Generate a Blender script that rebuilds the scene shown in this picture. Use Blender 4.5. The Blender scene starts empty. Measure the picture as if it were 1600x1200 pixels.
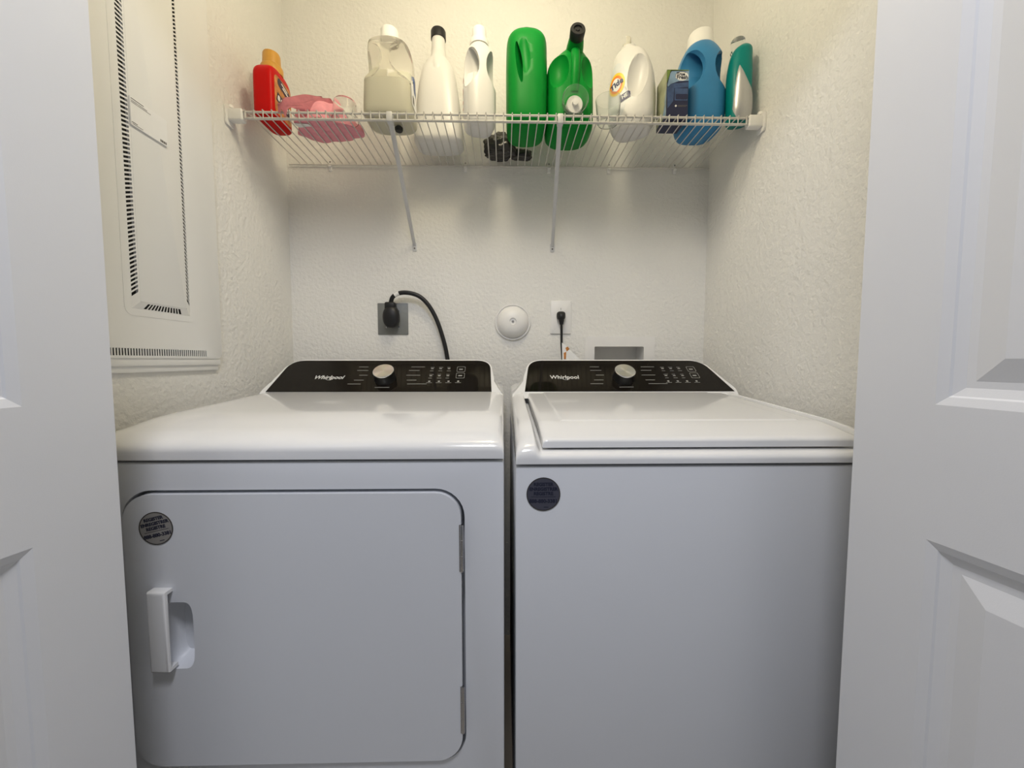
import bpy, bmesh, math, random
from mathutils import Vector, Matrix, noise
from mathutils.bvhtree import BVHTree
random.seed(4)
R = math.radians
SC = bpy.context.scene
COL = SC.collection

# ------------------------------------------------------------------ camera
cd = bpy.data.cameras.new('camera')
cd.sensor_width = 36.0
cd.lens = 36.0 * 600.0 / 1600.0
cd.clip_start = 0.02
cam = bpy.data.objects.new('camera', cd)
COL.objects.link(cam)
cam.location = (0, 0, 1.08)
cam.rotation_euler = (R(90 - 3.5), 0, R(-1.15))
SC.camera = cam

# ------------------------------------------------------------------ world, light, exposure
w = bpy.data.worlds.new('daylight')
SC.world = w
w.use_nodes = True
w.node_tree.nodes['Background'].inputs[0].default_value = (0.75, 0.86, 1.0, 1)
w.node_tree.nodes['Background'].inputs[1].default_value = 0.20


def area(name, loc, rot, size, power, color, shape='DISK'):
    l = bpy.data.lights.new(name, 'AREA')
    l.shape = shape
    l.size = size
    l.energy = power
    l.color = color
    o = bpy.data.objects.new(name, l)
    COL.objects.link(o)
    o.location = loc
    o.rotation_euler = rot
    return o


bulb = bpy.data.lights.new('closet_ceiling_light', 'POINT')      # the globe lamp on the closet ceiling
bulb.energy = 9.6
bulb.color = (1.0, 0.875, 0.62)
bulb.shadow_soft_size = 0.08
bo = bpy.data.objects.new('closet_ceiling_light', bulb)
COL.objects.link(bo)
bo.location = (-0.02, 0.77, 2.31)
area('hall_ceiling_light', (-0.08, -0.18, 2.41), (0, 0, 0), 0.40, 18.5, (0.90, 0.915, 1.0))
vs = SC.view_settings
vs.view_transform = 'Standard'
vs.look = 'None'
vs.exposure = 0.0
vs.gamma = 1.0
vs.use_curve_mapping = False


# ------------------------------------------------------------------ materials
def mat(name, col, rough=0.5, var=0.03, scale=30.0, bump=0.0, bscale=200.0, metal=0.0, trans=0.0,
        coat=0.0, spec=0.5, aniso=0.0, ior=1.45, bdist=0.002, sss=0.0):
    m = bpy.data.materials.new(name)
    m.use_nodes = True
    nt = m.node_tree
    b = nt.nodes['Principled BSDF']
    tc = nt.nodes.new('ShaderNodeTexCoord')
    if var > 0:
        n = nt.nodes.new('ShaderNodeTexNoise')
        n.inputs['Scale'].default_value = scale
        n.inputs['Detail'].default_value = 3
        nt.links.new(tc.outputs['Object'], n.inputs['Vector'])
        r = nt.nodes.new('ShaderNodeValToRGB')
        r.color_ramp.elements[0].position = 0.3
        r.color_ramp.elements[1].position = 0.7
        r.color_ramp.elements[0].color = tuple(c * (1 - var) for c in col) + (1,)
        r.color_ramp.elements[1].color = tuple(min(1, c * (1 + var)) for c in col) + (1,)
        nt.links.new(n.outputs['Fac'], r.inputs['Fac'])
        nt.links.new(r.outputs['Color'], b.inputs['Base Color'])
    else:
        b.inputs['Base Color'].default_value = tuple(col) + (1,)
    b.inputs['Roughness'].default_value = rough
    b.inputs['Metallic'].default_value = metal
    b.inputs['Transmission Weight'].default_value = trans
    b.inputs['Coat Weight'].default_value = coat
    b.inputs['Coat Roughness'].default_value = 0.05
    b.inputs['Specular IOR Level'].default_value = spec
    b.inputs['IOR'].default_value = ior
    b.inputs['Anisotropic'].default_value = aniso
    if sss:
        b.inputs['Subsurface Weight'].default_value = sss
        b.inputs['Subsurface Radius'].default_value = (0.02, 0.02, 0.02)
    if aniso > 0:
        t = nt.nodes.new('ShaderNodeTangent')
        t.direction_type = 'RADIAL'
        t.axis = 'Z'
        nt.links.new(t.outputs[0], b.inputs['Tangent'])
    if bump > 0:
        n2 = nt.nodes.new('ShaderNodeTexNoise')
        n2.inputs['Scale'].default_value = bscale
        n2.inputs['Detail'].default_value = 4
        nt.links.new(tc.outputs['Object'], n2.inputs['Vector'])
        bp = nt.nodes.new('ShaderNodeBump')
        bp.inputs['Strength'].default_value = bump
        bp.inputs['Distance'].default_value = bdist
        nt.links.new(n2.outputs['Fac'], bp.inputs['Height'])
        nt.links.new(bp.outputs[0], b.inputs['Normal'])
    return m


M = dict(
    wall=mat('wall_paint', (0.79, 0.78, 0.745), 0.75, 0.012, 6, 0.75, 80, bdist=0.005),
    ceil=mat('ceiling_paint', (0.80, 0.79, 0.76), 0.9, 0.01, 6, 0.4, 90),
    floor=mat('floor_tile', (0.42, 0.38, 0.33), 0.4, 0.08, 9),
    door=mat('door_paint', (0.74, 0.745, 0.76), 0.42, 0.008, 8, 0.10, 700, bdist=0.0006),
    enamel=mat('white_enamel', (0.80, 0.80, 0.80), 0.13, 0.004, 5, coat=0.4),
    cabinet=mat('cabinet_enamel', (0.755, 0.77, 0.80), 0.42, 0.006, 7, 0.06, 900, bdist=0.0004),
    glass=mat('black_glass', (0.010, 0.008, 0.006), 0.05, 0.0, spec=0.22),
    knobblack=mat('knob_black', (0.008, 0.008, 0.008), 0.3, 0.05, 60),
    silver=mat('brushed_silver', (0.88, 0.88, 0.87), 0.24, 0.02, 80, metal=1.0, aniso=0.85),
    chrome=mat('chrome', (0.45, 0.45, 0.46), 0.22, 0.02, 80, metal=1.0),
    print=mat('pale_print', (0.33, 0.33, 0.31), 0.5, 0.02, 90),
    logo=mat('logo_print', (0.78, 0.78, 0.76), 0.4, 0.02, 90),
    dark=mat('slot_shade_black', (0.012, 0.012, 0.012), 0.7, 0.05, 60),  # near-black colour standing in for the shade inside the vent slots
    stick=mat('sticker_film', (0.36, 0.345, 0.33), 0.3, 0.05, 40, metal=0.35),
    stick2=mat('sticker_film_dark', (0.09, 0.09, 0.12), 0.35, 0.06, 40, metal=0.3),
    ink=mat('navy_ink', (0.015, 0.018, 0.04), 0.5, 0.02, 90),
    inkedge=mat('sticker_edge', (0.05, 0.045, 0.04), 0.5, 0.02, 90),
    plate=mat('panel_plastic', (0.80, 0.80, 0.785), 0.45, 0.006, 8, 0.05, 600, bdist=0.0004),
    paper=mat('paper_label', (0.84, 0.84, 0.83), 0.5, 0.01, 40),
    grey=mat('grey_ink', (0.16, 0.15, 0.14), 0.6, 0.05, 90),
    wire=mat('white_vinyl_wire_shaded', (0.64, 0.62, 0.58), 0.4, 0.01, 60),  # white vinyl, darkened in colour for the shade seen from below
    brace=mat('brace_paint', (0.60, 0.60, 0.60), 0.35, 0.02, 60),
    plastic=mat('white_plastic', (0.82, 0.81, 0.79), 0.35, 0.01, 40),
    steel=mat('grey_steel', (0.20, 0.205, 0.195), 0.45, 0.04, 60, metal=0.3),
    rubber=mat('black_rubber', (0.008, 0.008, 0.009), 0.45, 0.06, 80),
    screw=mat('screw_metal', (0.35, 0.34, 0.33), 0.4, 0.05, 90, metal=0.8),
    red=mat('red_plastic', (0.56, 0.004, 0.004), 0.40, 0.03, 20, spec=0.15),
    gold=mat('gold_cap', (0.62, 0.31, 0.045), 0.4, 0.04, 40),
    orange=mat('orange_label', (0.55, 0.22, 0.05), 0.4, 0.35, 60),
    purple=mat('purple_print', (0.045, 0.02, 0.05), 0.45, 0.1, 60),
    whiteink=mat('white_ink', (0.82, 0.82, 0.82), 0.5, 0.01, 60),
    pink=mat('pink_cloth', (0.84, 0.34, 0.40), 0.95, 0.08, 60, 0.5, 420),
    clear=mat('clear_plastic', (0.96, 0.97, 0.96), 0.06, 0.0, trans=1.0, ior=1.25),
    cloudy=mat('cloudy_plastic', (0.90, 0.92, 0.91), 0.22, 0.0, trans=0.93, ior=1.15),
    milky=mat('milky_plastic', (0.95, 0.93, 0.86), 0.25, 0.01, 30, trans=0.82, ior=1.12),
    liquid=mat('pale_liquid', (0.76, 0.75, 0.63), 0.35, 0.01, 20, trans=0.25, ior=1.1),
    capwhite=mat('cap_white', (0.84, 0.83, 0.80), 0.45, 0.01, 40),
    bottlew=mat('bottle_white', (0.72, 0.71, 0.69), 0.33, 0.01, 30, sss=0.1),
    blue_label=mat('blue_label', (0.02, 0.07, 0.26), 0.4, 0.1, 60),
    pinkprint=mat('pink_print', (0.68, 0.25, 0.24), 0.5, 0.1, 60),
    green=mat('green_plastic', (0.003, 0.23, 0.028), 0.38, 0.04, 20, spec=0.13),
    darkgreen=mat('dark_green_cap', (0.005, 0.13, 0.025), 0.4, 0.04, 30),
    bag=mat('grey_film', (0.032, 0.030, 0.028), 0.30, 0.35, 30, 0.3, 60),
    lab_grey=mat('label_silver', (0.66, 0.68, 0.69), 0.35, 0.05, 40),
    yellow=mat('yellow_print', (0.90, 0.62, 0.03), 0.4, 0.03, 40),
    orange2=mat('orange_print', (0.85, 0.22, 0.02), 0.4, 0.03, 40),
    navy=mat('navy_print', (0.012, 0.02, 0.10), 0.4, 0.1, 40),
    carton=mat('carton_navy', (0.013, 0.017, 0.06), 0.3, 0.1, 30),
    sky=mat('carton_pale_blue', (0.22, 0.33, 0.47), 0.35, 0.3, 30),
    midblue=mat('carton_mid_blue', (0.045, 0.085, 0.20), 0.35, 0.3, 40),
    lime=mat('carton_green', (0.16, 0.25, 0.05), 0.4, 0.2, 40),
    cartonside=mat('carton_side', (0.38, 0.40, 0.26), 0.4, 0.3, 25),
    blue=mat('blue_plastic', (0.042, 0.225, 0.46), 0.38, 0.03, 20, spec=0.3),
    teal=mat('teal_plastic', (0.001, 0.21, 0.19), 0.35, 0.03, 20, spec=0.25),
    silverpl=mat('silver_plastic', (0.46, 0.46, 0.46), 0.28, 0.03, 25, metal=0.35),
)


# ------------------------------------------------------------------ object helpers
def thing(name, label, cat, loc=(0, 0, 0), rotz=0.0, group=None, kind=None):
    o = bpy.data.objects.new(name, None)
    o.empty_display_size = 0.05
    COL.objects.link(o)
    o.location = loc
    o.rotation_euler = (0, 0, rotz)
    if label:
        o['label'] = label
    if cat:
        o['category'] = cat
    if group:
        o['group'] = group
    if kind:
        o['kind'] = kind
    return o


def root_loc(o):
    while o.parent:
        o = o.parent
    return Vector(o.location)


def mesh_of(bm, name, smooth=True, angle=35):
    me = bpy.data.meshes.new(name)
    bmesh.ops.recalc_face_normals(bm, faces=bm.faces)
    bm.to_mesh(me)
    if smooth:
        me.polygons.foreach_set('use_smooth', [True] * len(me.polygons))
        me.set_sharp_from_angle(angle=R(angle))
    return me


def obj(name, bm, m, parent=None, world=False, label=None, cat=None, kind=None, group=None, smooth=True, angle=35,
        free=True, recalc=True):
    """link bm as ONE mesh object; world=True: the coordinates are world ones, the parent stands unrotated"""
    if world and parent:
        bmesh.ops.translate(bm, verts=bm.verts, vec=-root_loc(parent))
    me = mesh_of(bm, name, smooth, angle)
    if free:
        bm.free()
    me.materials.append(M[m])
    o = bpy.data.objects.new(name, me)
    COL.objects.link(o)
    if parent:
        o.parent = parent
    if label:
        o['label'] = label
    if cat:
        o['category'] = cat
    if kind:
        o['kind'] = kind
    if group:
        o['group'] = group
    return o


def one(name, bm, m, label, cat, loc, group=None, angle=35):
    """a thing that is one mesh: world coordinates, origin put at loc"""
    bmesh.ops.translate(bm, verts=bm.verts, vec=-Vector(loc))
    o = obj(name, bm, m, None, False, label, cat, None, group, angle=angle)
    o.location = loc
    return o


def merge(bm, other, mx=None):
    if mx is not None:
        bmesh.ops.transform(other, matrix=mx, verts=other.verts)
    me = bpy.data.meshes.new('tmp')
    other.to_mesh(me)
    other.free()
    bm.from_mesh(me)
    bpy.data.meshes.remove(me)
    return bm


def box(x0, x1, y0, y1, z0, z1, bev=0.0, seg=2, bm=None):
    b = bmesh.new()
    bmesh.ops.create_cube(b, size=1)
    bmesh.ops.scale(b, vec=(x1 - x0, y1 - y0, z1 - z0), verts=b.verts)
    bmesh.ops.translate(b, vec=((x0 + x1) / 2, (y0 + y1) / 2, (z0 + z1) / 2), verts=b.verts)
    if bev > 0:
        bmesh.ops.bevel(b, geom=b.edges[:], offset=bev, segments=seg, profile=0.5, affect='EDGES')
    return merge(bm, b) if bm else b


def lathe(prof, n=32, mx=None, bm=None):
    """prof: (r, z) list turned about z"""
    b = bmesh.new()
    rings = []
    for r, z in prof:
        if r < 1e-6:
            rings.append([b.verts.new((0, 0, z))])
        else:
            rings.append([b.verts.new((r * math.cos(2 * math.pi * i / n), r * math.sin(2 * math.pi * i / n), z)) for i in range(n)])
    for a, c in zip(rings, rings[1:]):
        for i in range(n):
            j = (i + 1) % n
            if len(a) == 1 and len(c) == 1:
                continue
            if len(a) == 1:
                b.faces.new((a[0], c[j], c[i]))
            elif len(c) == 1:
                b.faces.new((a[i], a[j], c[0]))
            else:
                b.faces.new((a[i], a[j], c[j], c[i]))
    if mx is not None:
        bmesh.ops.transform(b, matrix=mx, verts=b.verts)
    return merge(bm, b) if bm else b


def smoothpts(pts, k=6):
    pts = [Vector(p) for p in pts]
    out = []
    for i in range(len(pts) - 1):
        p0 = pts[max(i - 1, 0)]
        p1, p2 = pts[i], pts[i + 1]
        p3 = pts[min(i + 2, len(pts) - 1)]
        for s in range(k):
            t = s / k
            out.append(0.5 * ((2 * p1) + (p2 - p0) * t + (2 * p0 - 5 * p1 + 4 * p2 - p3) * t * t + (3 * p1 - p0 - 3 * p2 + p3) * t ** 3))
    out.append(pts[-1])
    return out


def tube(pts, r, n=8, bm=None, sx=1.0):
    b = bmesh.new()
    pts = [Vector(p) for p in pts]
    rad = r if isinstance(r, (list, tuple)) else [r] * len(pts)
    rings = []
    up = Vector((0, 0, 1))
    prev = None
    for i, p in enumerate(pts):
        t = (pts[min(i + 1, len(pts) - 1)] - pts[max(i - 1, 0)]).normalized()
        if prev is None:
            a = t.cross(up)
            if a.length < 1e-3:
                a = t.cross(Vector((1, 0, 0)))
        else:
            a = prev - t * prev.dot(t)
        a.normalize()
        prev = a
        c = t.cross(a)
        rings.append([b.verts.new(p + (a * math.cos(2 * math.pi * k / n) * sx + c * math.sin(2 * math.pi * k / n)) * rad[i]) for k in range(n)])
    for q, s in zip(rings, rings[1:]):
        for k in range(n):
            j = (k + 1) % n
            b.faces.new((q[k], q[j], s[j], s[k]))
    b.faces.new(rings[0])
    b.faces.new(rings[-1])
    return merge(bm, b) if bm else b


def rrect(x0, x1, z0, z1, r, n=8):
    out = []
    for cx, cz, a0 in ((x1 - r, z1 - r, 0), (x0 + r, z1 - r, 90), (x0 + r, z0 + r, 180), (x1 - r, z0 + r, 270)):
        for i in range(n + 1):
            a = R(a0 + 90 * i / n)
            out.append((cx + r * math.cos(a), cz + r * math.sin(a)))
    return out


def ellipse(cx, cz, rx, rz, n=32):
    return [(cx + rx * math.cos(2 * math.pi * i / n), cz + rz * math.sin(2 * math.pi * i / n)) for i in range(n)]


def prism(poly, y0, y1, bev=0.0, seg=2, bm=None, front_only=True):
    """poly in (x, z), solid from y0 (front) to y1; bev rounds the front edge"""
    b = bmesh.new()
    f = [b.verts.new((x, y0, z)) for x, z in poly]
    k = [b.verts.new((x, y1, z)) for x, z in poly]
    n = len(poly)
    face = b.faces.new(f)
    b.faces.new(k[::-1])
    for i in range(n):
        j = (i + 1) % n
        b.faces.new((f[j], f[i], k[i], k[j]))
    if bev > 0:
        bmesh.ops.bevel(b, geom=list(face.edges), offset=bev, segments=seg, profile=0.5, affect='EDGES')
    return merge(bm, b) if bm else b


def ring_prism(outer, inner, y0, y1, bm=None):
    """flat frame between two outlines of equal count"""
    b = bmesh.new()
    n = len(outer)
    L = [[b.verts.new((x, y, z)) for x, z in p] for p, y in ((outer, y0), (inner, y0), (inner, y1), (outer, y1))]
    for a, c in ((0, 1), (1, 2), (2, 3), (3, 0)):
        for i in range(n):
            j = (i + 1) % n
            b.faces.new((L[a][i], L[a][j], L[c][j], L[c][i]))
    return merge(bm, b) if bm else b


def boolean(a, c, op='DIFFERENCE'):
    """a, c: bmeshes (consumed); gives a new bmesh"""
    tmp = []
    for b in (a, c):
        bmesh.ops.recalc_face_normals(b, faces=b.faces)
        me = bpy.data.meshes.new('tmp')
        b.to_mesh(me)
        b.free()
        o = bpy.data.objects.new('tmp', me)
        COL.objects.link(o)
        tmp.append(o)
    md = tmp[0].modifiers.new('b', 'BOOLEAN')
    md.object = tmp[1]
    md.operation = op
    md.solver = 'EXACT'
    dg = bpy.context.evaluated_depsgraph_get()
    dg.update()
    me = bpy.data.meshes.new_from_object(tmp[0].evaluated_get(dg))
    out = bmesh.new()
    out.from_mesh(me)
    bpy.data.meshes.remove(me)
    for o in tmp:
        md_ = o.data
        bpy.data.objects.remove(o)
        bpy.data.meshes.remove(md_)
    return out


def text(s, size, bold=0.0, depth=0.0004, shear=0.0, mx=None, bm=None, align='CENTER'):
    """text standing in the x-z plane, facing -y, centred on the origin"""
    c = bpy.data.curves.new('txt', 'FONT')
    c.body = s
    c.size = size
    c.align_x = align
    c.align_y = 'CENTER'
    c.offset = bold
    c.extrude = depth / 2
    c.shear = shear
    c.resolution_u = 3
    o = bpy.data.objects.new('txt', c)
    COL.objects.link(o)
    dg = bpy.context.evaluated_depsgraph_get()
    dg.update()
    me = bpy.data.meshes.new_from_object(o.evaluated_get(dg))
    b = bmesh.new()
    b.from_mesh(me)
    bpy.data.meshes.remove(me)
    bpy.data.objects.remove(o)
    bpy.data.curves.remove(c)
    bmesh.ops.rotate(b, cent=(0, 0, 0), matrix=Matrix.Rotation(R(90), 3, 'X'), verts=b.verts)
    if mx is not None:
        bmesh.ops.transform(b, matrix=mx, verts=b.verts)
    return merge(bm, b) if bm else b


def interp(rows, per=5):
    """Catmull-Rom through loft rows (tuples of floats)"""
    out = []
    n = len(rows)
    for i in range(n - 1):
        p0, p1, p2, p3 = rows[max(i - 1, 0)], rows[i], rows[i + 1], rows[min(i + 2, n - 1)]
        for s in range(per):
            t = s / per
            v = []
            for a, b_, c, d in zip(p0, p1, p2, p3):
                q = 0.5 * (2 * b_ + (c - a) * t + (2 * a - 5 * b_ + 4 * c - d) * t * t + (3 * b_ - a - 3 * c + d) * t ** 3)
                lo, hi = min(b_, c), max(b_, c)
                v.append(min(max(q, lo), hi))
            out.append(tuple(v))
    out.append(rows[-1])
    return out


def loft(rows, n=48, per=5, bm=None):
    """rows: (z, cx, cy, half width, half depth, exponent) superellipse slices from the bottom up"""
    b = bmesh.new()
    rings = []
    for z, cx, cy, hx, hy, e in interp(rows, per):
        ring = []
        for i in range(n):
            a = 2 * math.pi * i / n
            c, s = math.cos(a), math.sin(a)
            ring.append(b.verts.new((cx + hx * math.copysign(abs(c) ** (2 / e), c), cy + hy * math.copysign(abs(s) ** (2 / e), s), z)))
        rings.append(ring)
    for q, s in zip(rings, rings[1:]):
        for k in range(n):
            j = (k + 1) % n
            b.faces.new((q[k], q[j], s[j], s[k]))
    b.faces.new(rings[0][::-1])
    b.faces.new(rings[-1])
    return merge(bm, b) if bm else b


def ellipsoid(c, r, rot=None, seg=24):
    b = bmesh.new()
    bmesh.ops.create_uvsphere(b, u_segments=seg, v_segments=seg // 2, radius=1)
    mx = Matrix.Translation(c) @ (rot if rot is not None else Matrix()) @ Matrix.Diagonal((r[0], r[1], r[2], 1))
    bmesh.ops.transform(b, matrix=mx, verts=b.verts)
    return b


def flat(poly, cell=None):
    """a flat patch in the x-z plane for decals, cut finely when cell is given"""
    b = bmesh.new()
    b.faces.new([b.verts.new((x, 0, z)) for x, z in poly])
    if cell:
        xs = [p[0] for p in poly]
        zs = [p[1] for p in poly]
        for lo, hi, ax in ((min(xs), max(xs), 0), (min(zs), max(zs), 2)):
            v = lo + cell
            while v < hi:
                co = [0, 0, 0]
                co[ax] = v
                no = [0, 0, 0]
                no[ax] = 1
                bmesh.ops.bisect_plane(b, geom=b.verts[:] + b.edges[:] + b.faces[:], plane_co=co, plane_no=no)
                v += cell
    return b


def decal(b, body, ang=0.0, off=0.0006, c=(0, 0)):
    """press a flat x-z patch (facing -y) on to body along a horizontal direction turned by ang, about the axis c"""
    bvh = BVHTree.FromBMesh(body)
    rot = Matrix.Rotation(ang, 4, 'Z')
    d = rot @ Vector((0, 1, 0))
    for v in b.verts:
        lift = -v.co.y
        o = rot @ Vector((v.co.x, -0.5, v.co.z)) + Vector((c[0], c[1], 0))
        h = bvh.ray_cast(o, d, 2.0)
        if h[0] is not None:
            v.co = h[0] - d * (off + max(lift, 0))
        else:
            v.co = o + d * 0.5
    return b


def axis_mx(p, d):
    return Matrix.Translation(p) @ Vector((0, 0, 1)).rotation_difference(Vector(d)).to_matrix().to_4x4()


# ------------------------------------------------------------------ the setting
XL, XR, YW = -0.785, 0.757, 1.45
YH = -1.9          # open end of the hall
CH = 2.44

obj('floor', box(-1.7, 1.7, YH, 1.6, -0.08, 0.0), 'floor', kind='structure')
obj('ceiling', box(-1.7, 1.7, YH, 1.6, CH, CH + 0.08), 'ceil', kind='structure')
wb = box(XL - 0.1, XR + 0.1, YW, YW + 0.12, 0, CH)
wb = boolean(wb, box(0.3386, 0.5285, YW - 0.02, YW + 0.08, 0.99, 1.134))
obj('wall_back', wb, 'wall', kind='structure', smooth=False)
obj('wall_left', box(XL - 0.1, XL, 0.50, YW, 0, CH), 'wall', kind='structure')
obj('wall_right', box(XR, XR + 0.1, 0.50, YW, 0, CH), 'wall', kind='structure')
OX0, OX1 = -0.675, 0.642
wf = box(-1.7, OX0, 0.50, 0.61, 0, CH)
wf = boolean(wf, box(XL - 0.005, OX0 + 0.2, 0.609, 0.7, 0, CH)) if False else wf
box(OX1, 1.7, 0.50, 0.61, 0, CH, bm=wf)
box(OX0, OX1, 0.50, 0.61, 2.05, CH, bm=wf)
obj('wall_front', wf, 'wall', kind='structure')
obj('wall_hall_left', box(-1.8, -1.7, YH, 0.61, 0, CH), 'wall', kind='structure')
obj('wall_hall_right', box(1.7, 1.8, YH, 0.61, 0, CH), 'wall', kind='structure')


# bifold doors: a leaf with raised panels in its own coordinates: s from the leading edge, face at y=0 (facing -y), z up
LEAFW, LEAFT, LEAFH = 0.335, 0.030, 2.0


def panel_ring(x0, x1, z0, z1, steps):
    """nested rectangles; steps: (inset, y)"""
    b = bmesh.new()
    rings = []
    for ins, y in steps:
        rings.append([b.verts.new(p) for p in ((x0 + ins, y, z0 + ins), (x1 - ins, y, z0 + ins), (x1 - ins, y, z1 - ins), (x0 + ins, y, z1 - ins))])
    for a, c in zip(rings, rings[1:]):
        for i in range(4):
            j = (i + 1) % 4
            b.faces.new((a[i], a[j], c[j], c[i]))
    b.faces.new(rings[-1])
    return b


PANELS = ((0.22, 0.836), (1.006, 1.62), (1.72, 1.90))
MOULD = [(0.0, 0.0), (0.010, 0.0035), (0.012, 0.0055), (0.022, 0.009), (0.030, 0.009), (0.056, 0.0015), (0.058, 0.0015)]


def leaf_mesh():
    b = bmesh.new()
    x0, x1 = 0.092, LEAFW - 0.092
    xs = [0, x0, x1, LEAFW]
    zs = [0.0]
    for a, c in PANELS:
        zs += [a, c]
    zs.append(LEAFH)
    for i in range(3):
        for k in range(len(zs) - 1):
            if i == 1 and k % 2 == 1:
                continue
            b.faces.new([b.verts.new(p) for p in ((xs[i], 0, zs[k]), (xs[i + 1], 0, zs[k]), (xs[i + 1], 0, zs[k + 1]), (xs[i], 0, zs[k + 1]))])
    L = LEAFW
    for q in (((0, 0, 0), (0, LEAFT, 0), (0, LEAFT, LEAFH), (0, 0, LEAFH)), ((L, 0, 0), (L, LEAFT, 0), (L, LEAFT, LEAFH), (L, 0, LEAFH)),
              ((0, LEAFT, 0), (L, LEAFT, 0), (L, LEAFT, LEAFH), (0, LEAFT, LEAFH)), ((0, 0, 0), (L, 0, 0), (L, LEAFT, 0), (0, LEAFT, 0)),
              ((0, 0, LEAFH), (L, 0, LEAFH), (L, LEAFT, LEAFH), (0, LEAFT, LEAFH))):
        b.faces.new([b.verts.new(p) for p in q])
    bmesh.ops.remove_doubles(b, verts=b.verts, dist=1e-5)
    return b, x0, x1


def make_door(name, lead, side):
    """lead: leading edge (x, y); side +1 right door, -1 left door; leaves folded outwards at 9 degrees"""
    root = thing(name, None, None, (lead[0], lead[1], 0.02), kind='structure')
    a = R(9)
    for k in range(2):
        b, x0, x1 = leaf_mesh()
        # leaf frame: s along (side*sin a, -cos a); face normal towards the middle
        es = Vector((side * math.sin(a), -math.cos(a), 0))
        en = Vector((side * math.cos(a), math.sin(a), 0))          # away from the middle (thickness)
        mx = Matrix(((es.x, en.x, 0, 0), (es.y, en.y, 0, 0), (0, 0, 1, 0), (0, 0, 0, 1)))
        if k:
            kx = es.x * LEAFW + en.x * LEAFT + side * 0.003
            mx = Matrix(((-1, 0, 0, 2 * kx), (0, 1, 0, 0), (0, 0, 1, 0), (0, 0, 0, 1))) @ mx
        bmesh.ops.transform(b, matrix=mx, verts=b.verts)
        leaf = obj('leaf', b, 'door', root, smooth=False)
        for z0, z1 in PANELS:
            p = panel_ring(x0, x1, z0, z1, MOULD)
            bmesh.ops.transform(p, matrix=mx, verts=p.verts)
            obj('raised_panel', p, 'door', leaf, smooth=False)
    # hinges between the two leaves at the fold
    for z in (0.25, 1.0, 1.75):
        es = Vector((side * math.sin(a), -math.cos(a), 0))
        en = Vector((side * math.cos(a), math.sin(a), 0))
        p = es * (LEAFW + 0.002) + en * (LEAFT - 0.001) + Vector((side * 0.0015, -0.002, 0))
        obj('hinge', lathe([(0, z), (0.004, z), (0.004, z + 0.07), (0, z + 0.07)], 10, Matrix.Translation((p.x, p.y, 0))), 'chrome', root)
    return root


make_door('door_1', (-0.551, 0.55), -1)
make_door('door_2', (0.5152, 0.55), 1)
obj('trim_1', box(OX0, OX1, 0.535, 0.575, 2.028, 2.05), 'chrome', kind='structure')


# ------------------------------------------------------------------ heightfield solids for the appliance tops
def lines(a, b, n, dense, k=7):
    """grid lines from a to b, finer within dense of both ends"""
    out = []
    for i in range(k):
        out.append(a + dense * (i / k) ** 2)
    for i in range(n + 1):
        out.append(a + dense + (b - a - 2 * dense) * i / n)
    for i in range(k - 1, -1, -1):
        out.append(b - dense * (i / k) ** 2)
    return out


def hf(xs, ys, top, bot):
    b = bmesh.new()
    T = [[b.verts.new((x, y, top(x, y))) for x in xs] for y in ys]
    B = [[b.verts.new((x, y, bot(x, y))) for x in xs] for y in ys]
    ny, nx = len(ys), len(xs)
    for j in range(ny - 1):
        for i in range(nx - 1):
            b.faces.new((T[j][i], T[j][i + 1], T[j + 1][i + 1], T[j + 1][i]))
            b.faces.new((B[j][i], B[j + 1][i], B[j + 1][i + 1], B[j][i + 1]))
    for j in range(ny - 1):
        for i in (0, nx - 1):
            b.faces.new((T[j][i], T[j + 1][i], B[j + 1][i], B[j][i]))
    for i in range(nx - 1):
        for j in (0, ny - 1):
            b.faces.new((T[j][i], T[j][i + 1], B[j][i + 1], B[j][i]))
    return b


def drop(d, rad, h):
    """roundover: how far the surface falls at distance d inside an edge"""
    if d >= rad:
        return 0.0
    t = 1 - max(d, 0) / rad
    return h * (1 - math.sqrt(max(0, 1 - t * t)))


def ss(a, b, x):
    t = min(max((x - a) / (b - a), 0), 1)
    return t * t * (3 - 2 * t)


def ztop(y):
    return 0.946 + 0.0145 * ss(0.66, 0.84, y) + max(0, y - 0.70) * 0.052


YF, YB = 0.675, 1.375
PHI = R(37.8)
CT, CN = Vector((0, math.cos(PHI), math.sin(PHI))), Vector((0, -math.sin(PHI), math.cos(PHI)))
CY, CZ = 1.167, 0.985


def on_console(x, t, n=0.0):
    return Vector((x, CY, CZ)) + CT * t + CN * n


CMX = Matrix(((1, 0, 0, 0), (0, -CN.y, CT.y, CY), (0, -CN.z, CT.z, CZ), (0, 0, 0, 1)))   # (x, y, z)=(x, -n, t) -> world


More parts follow.
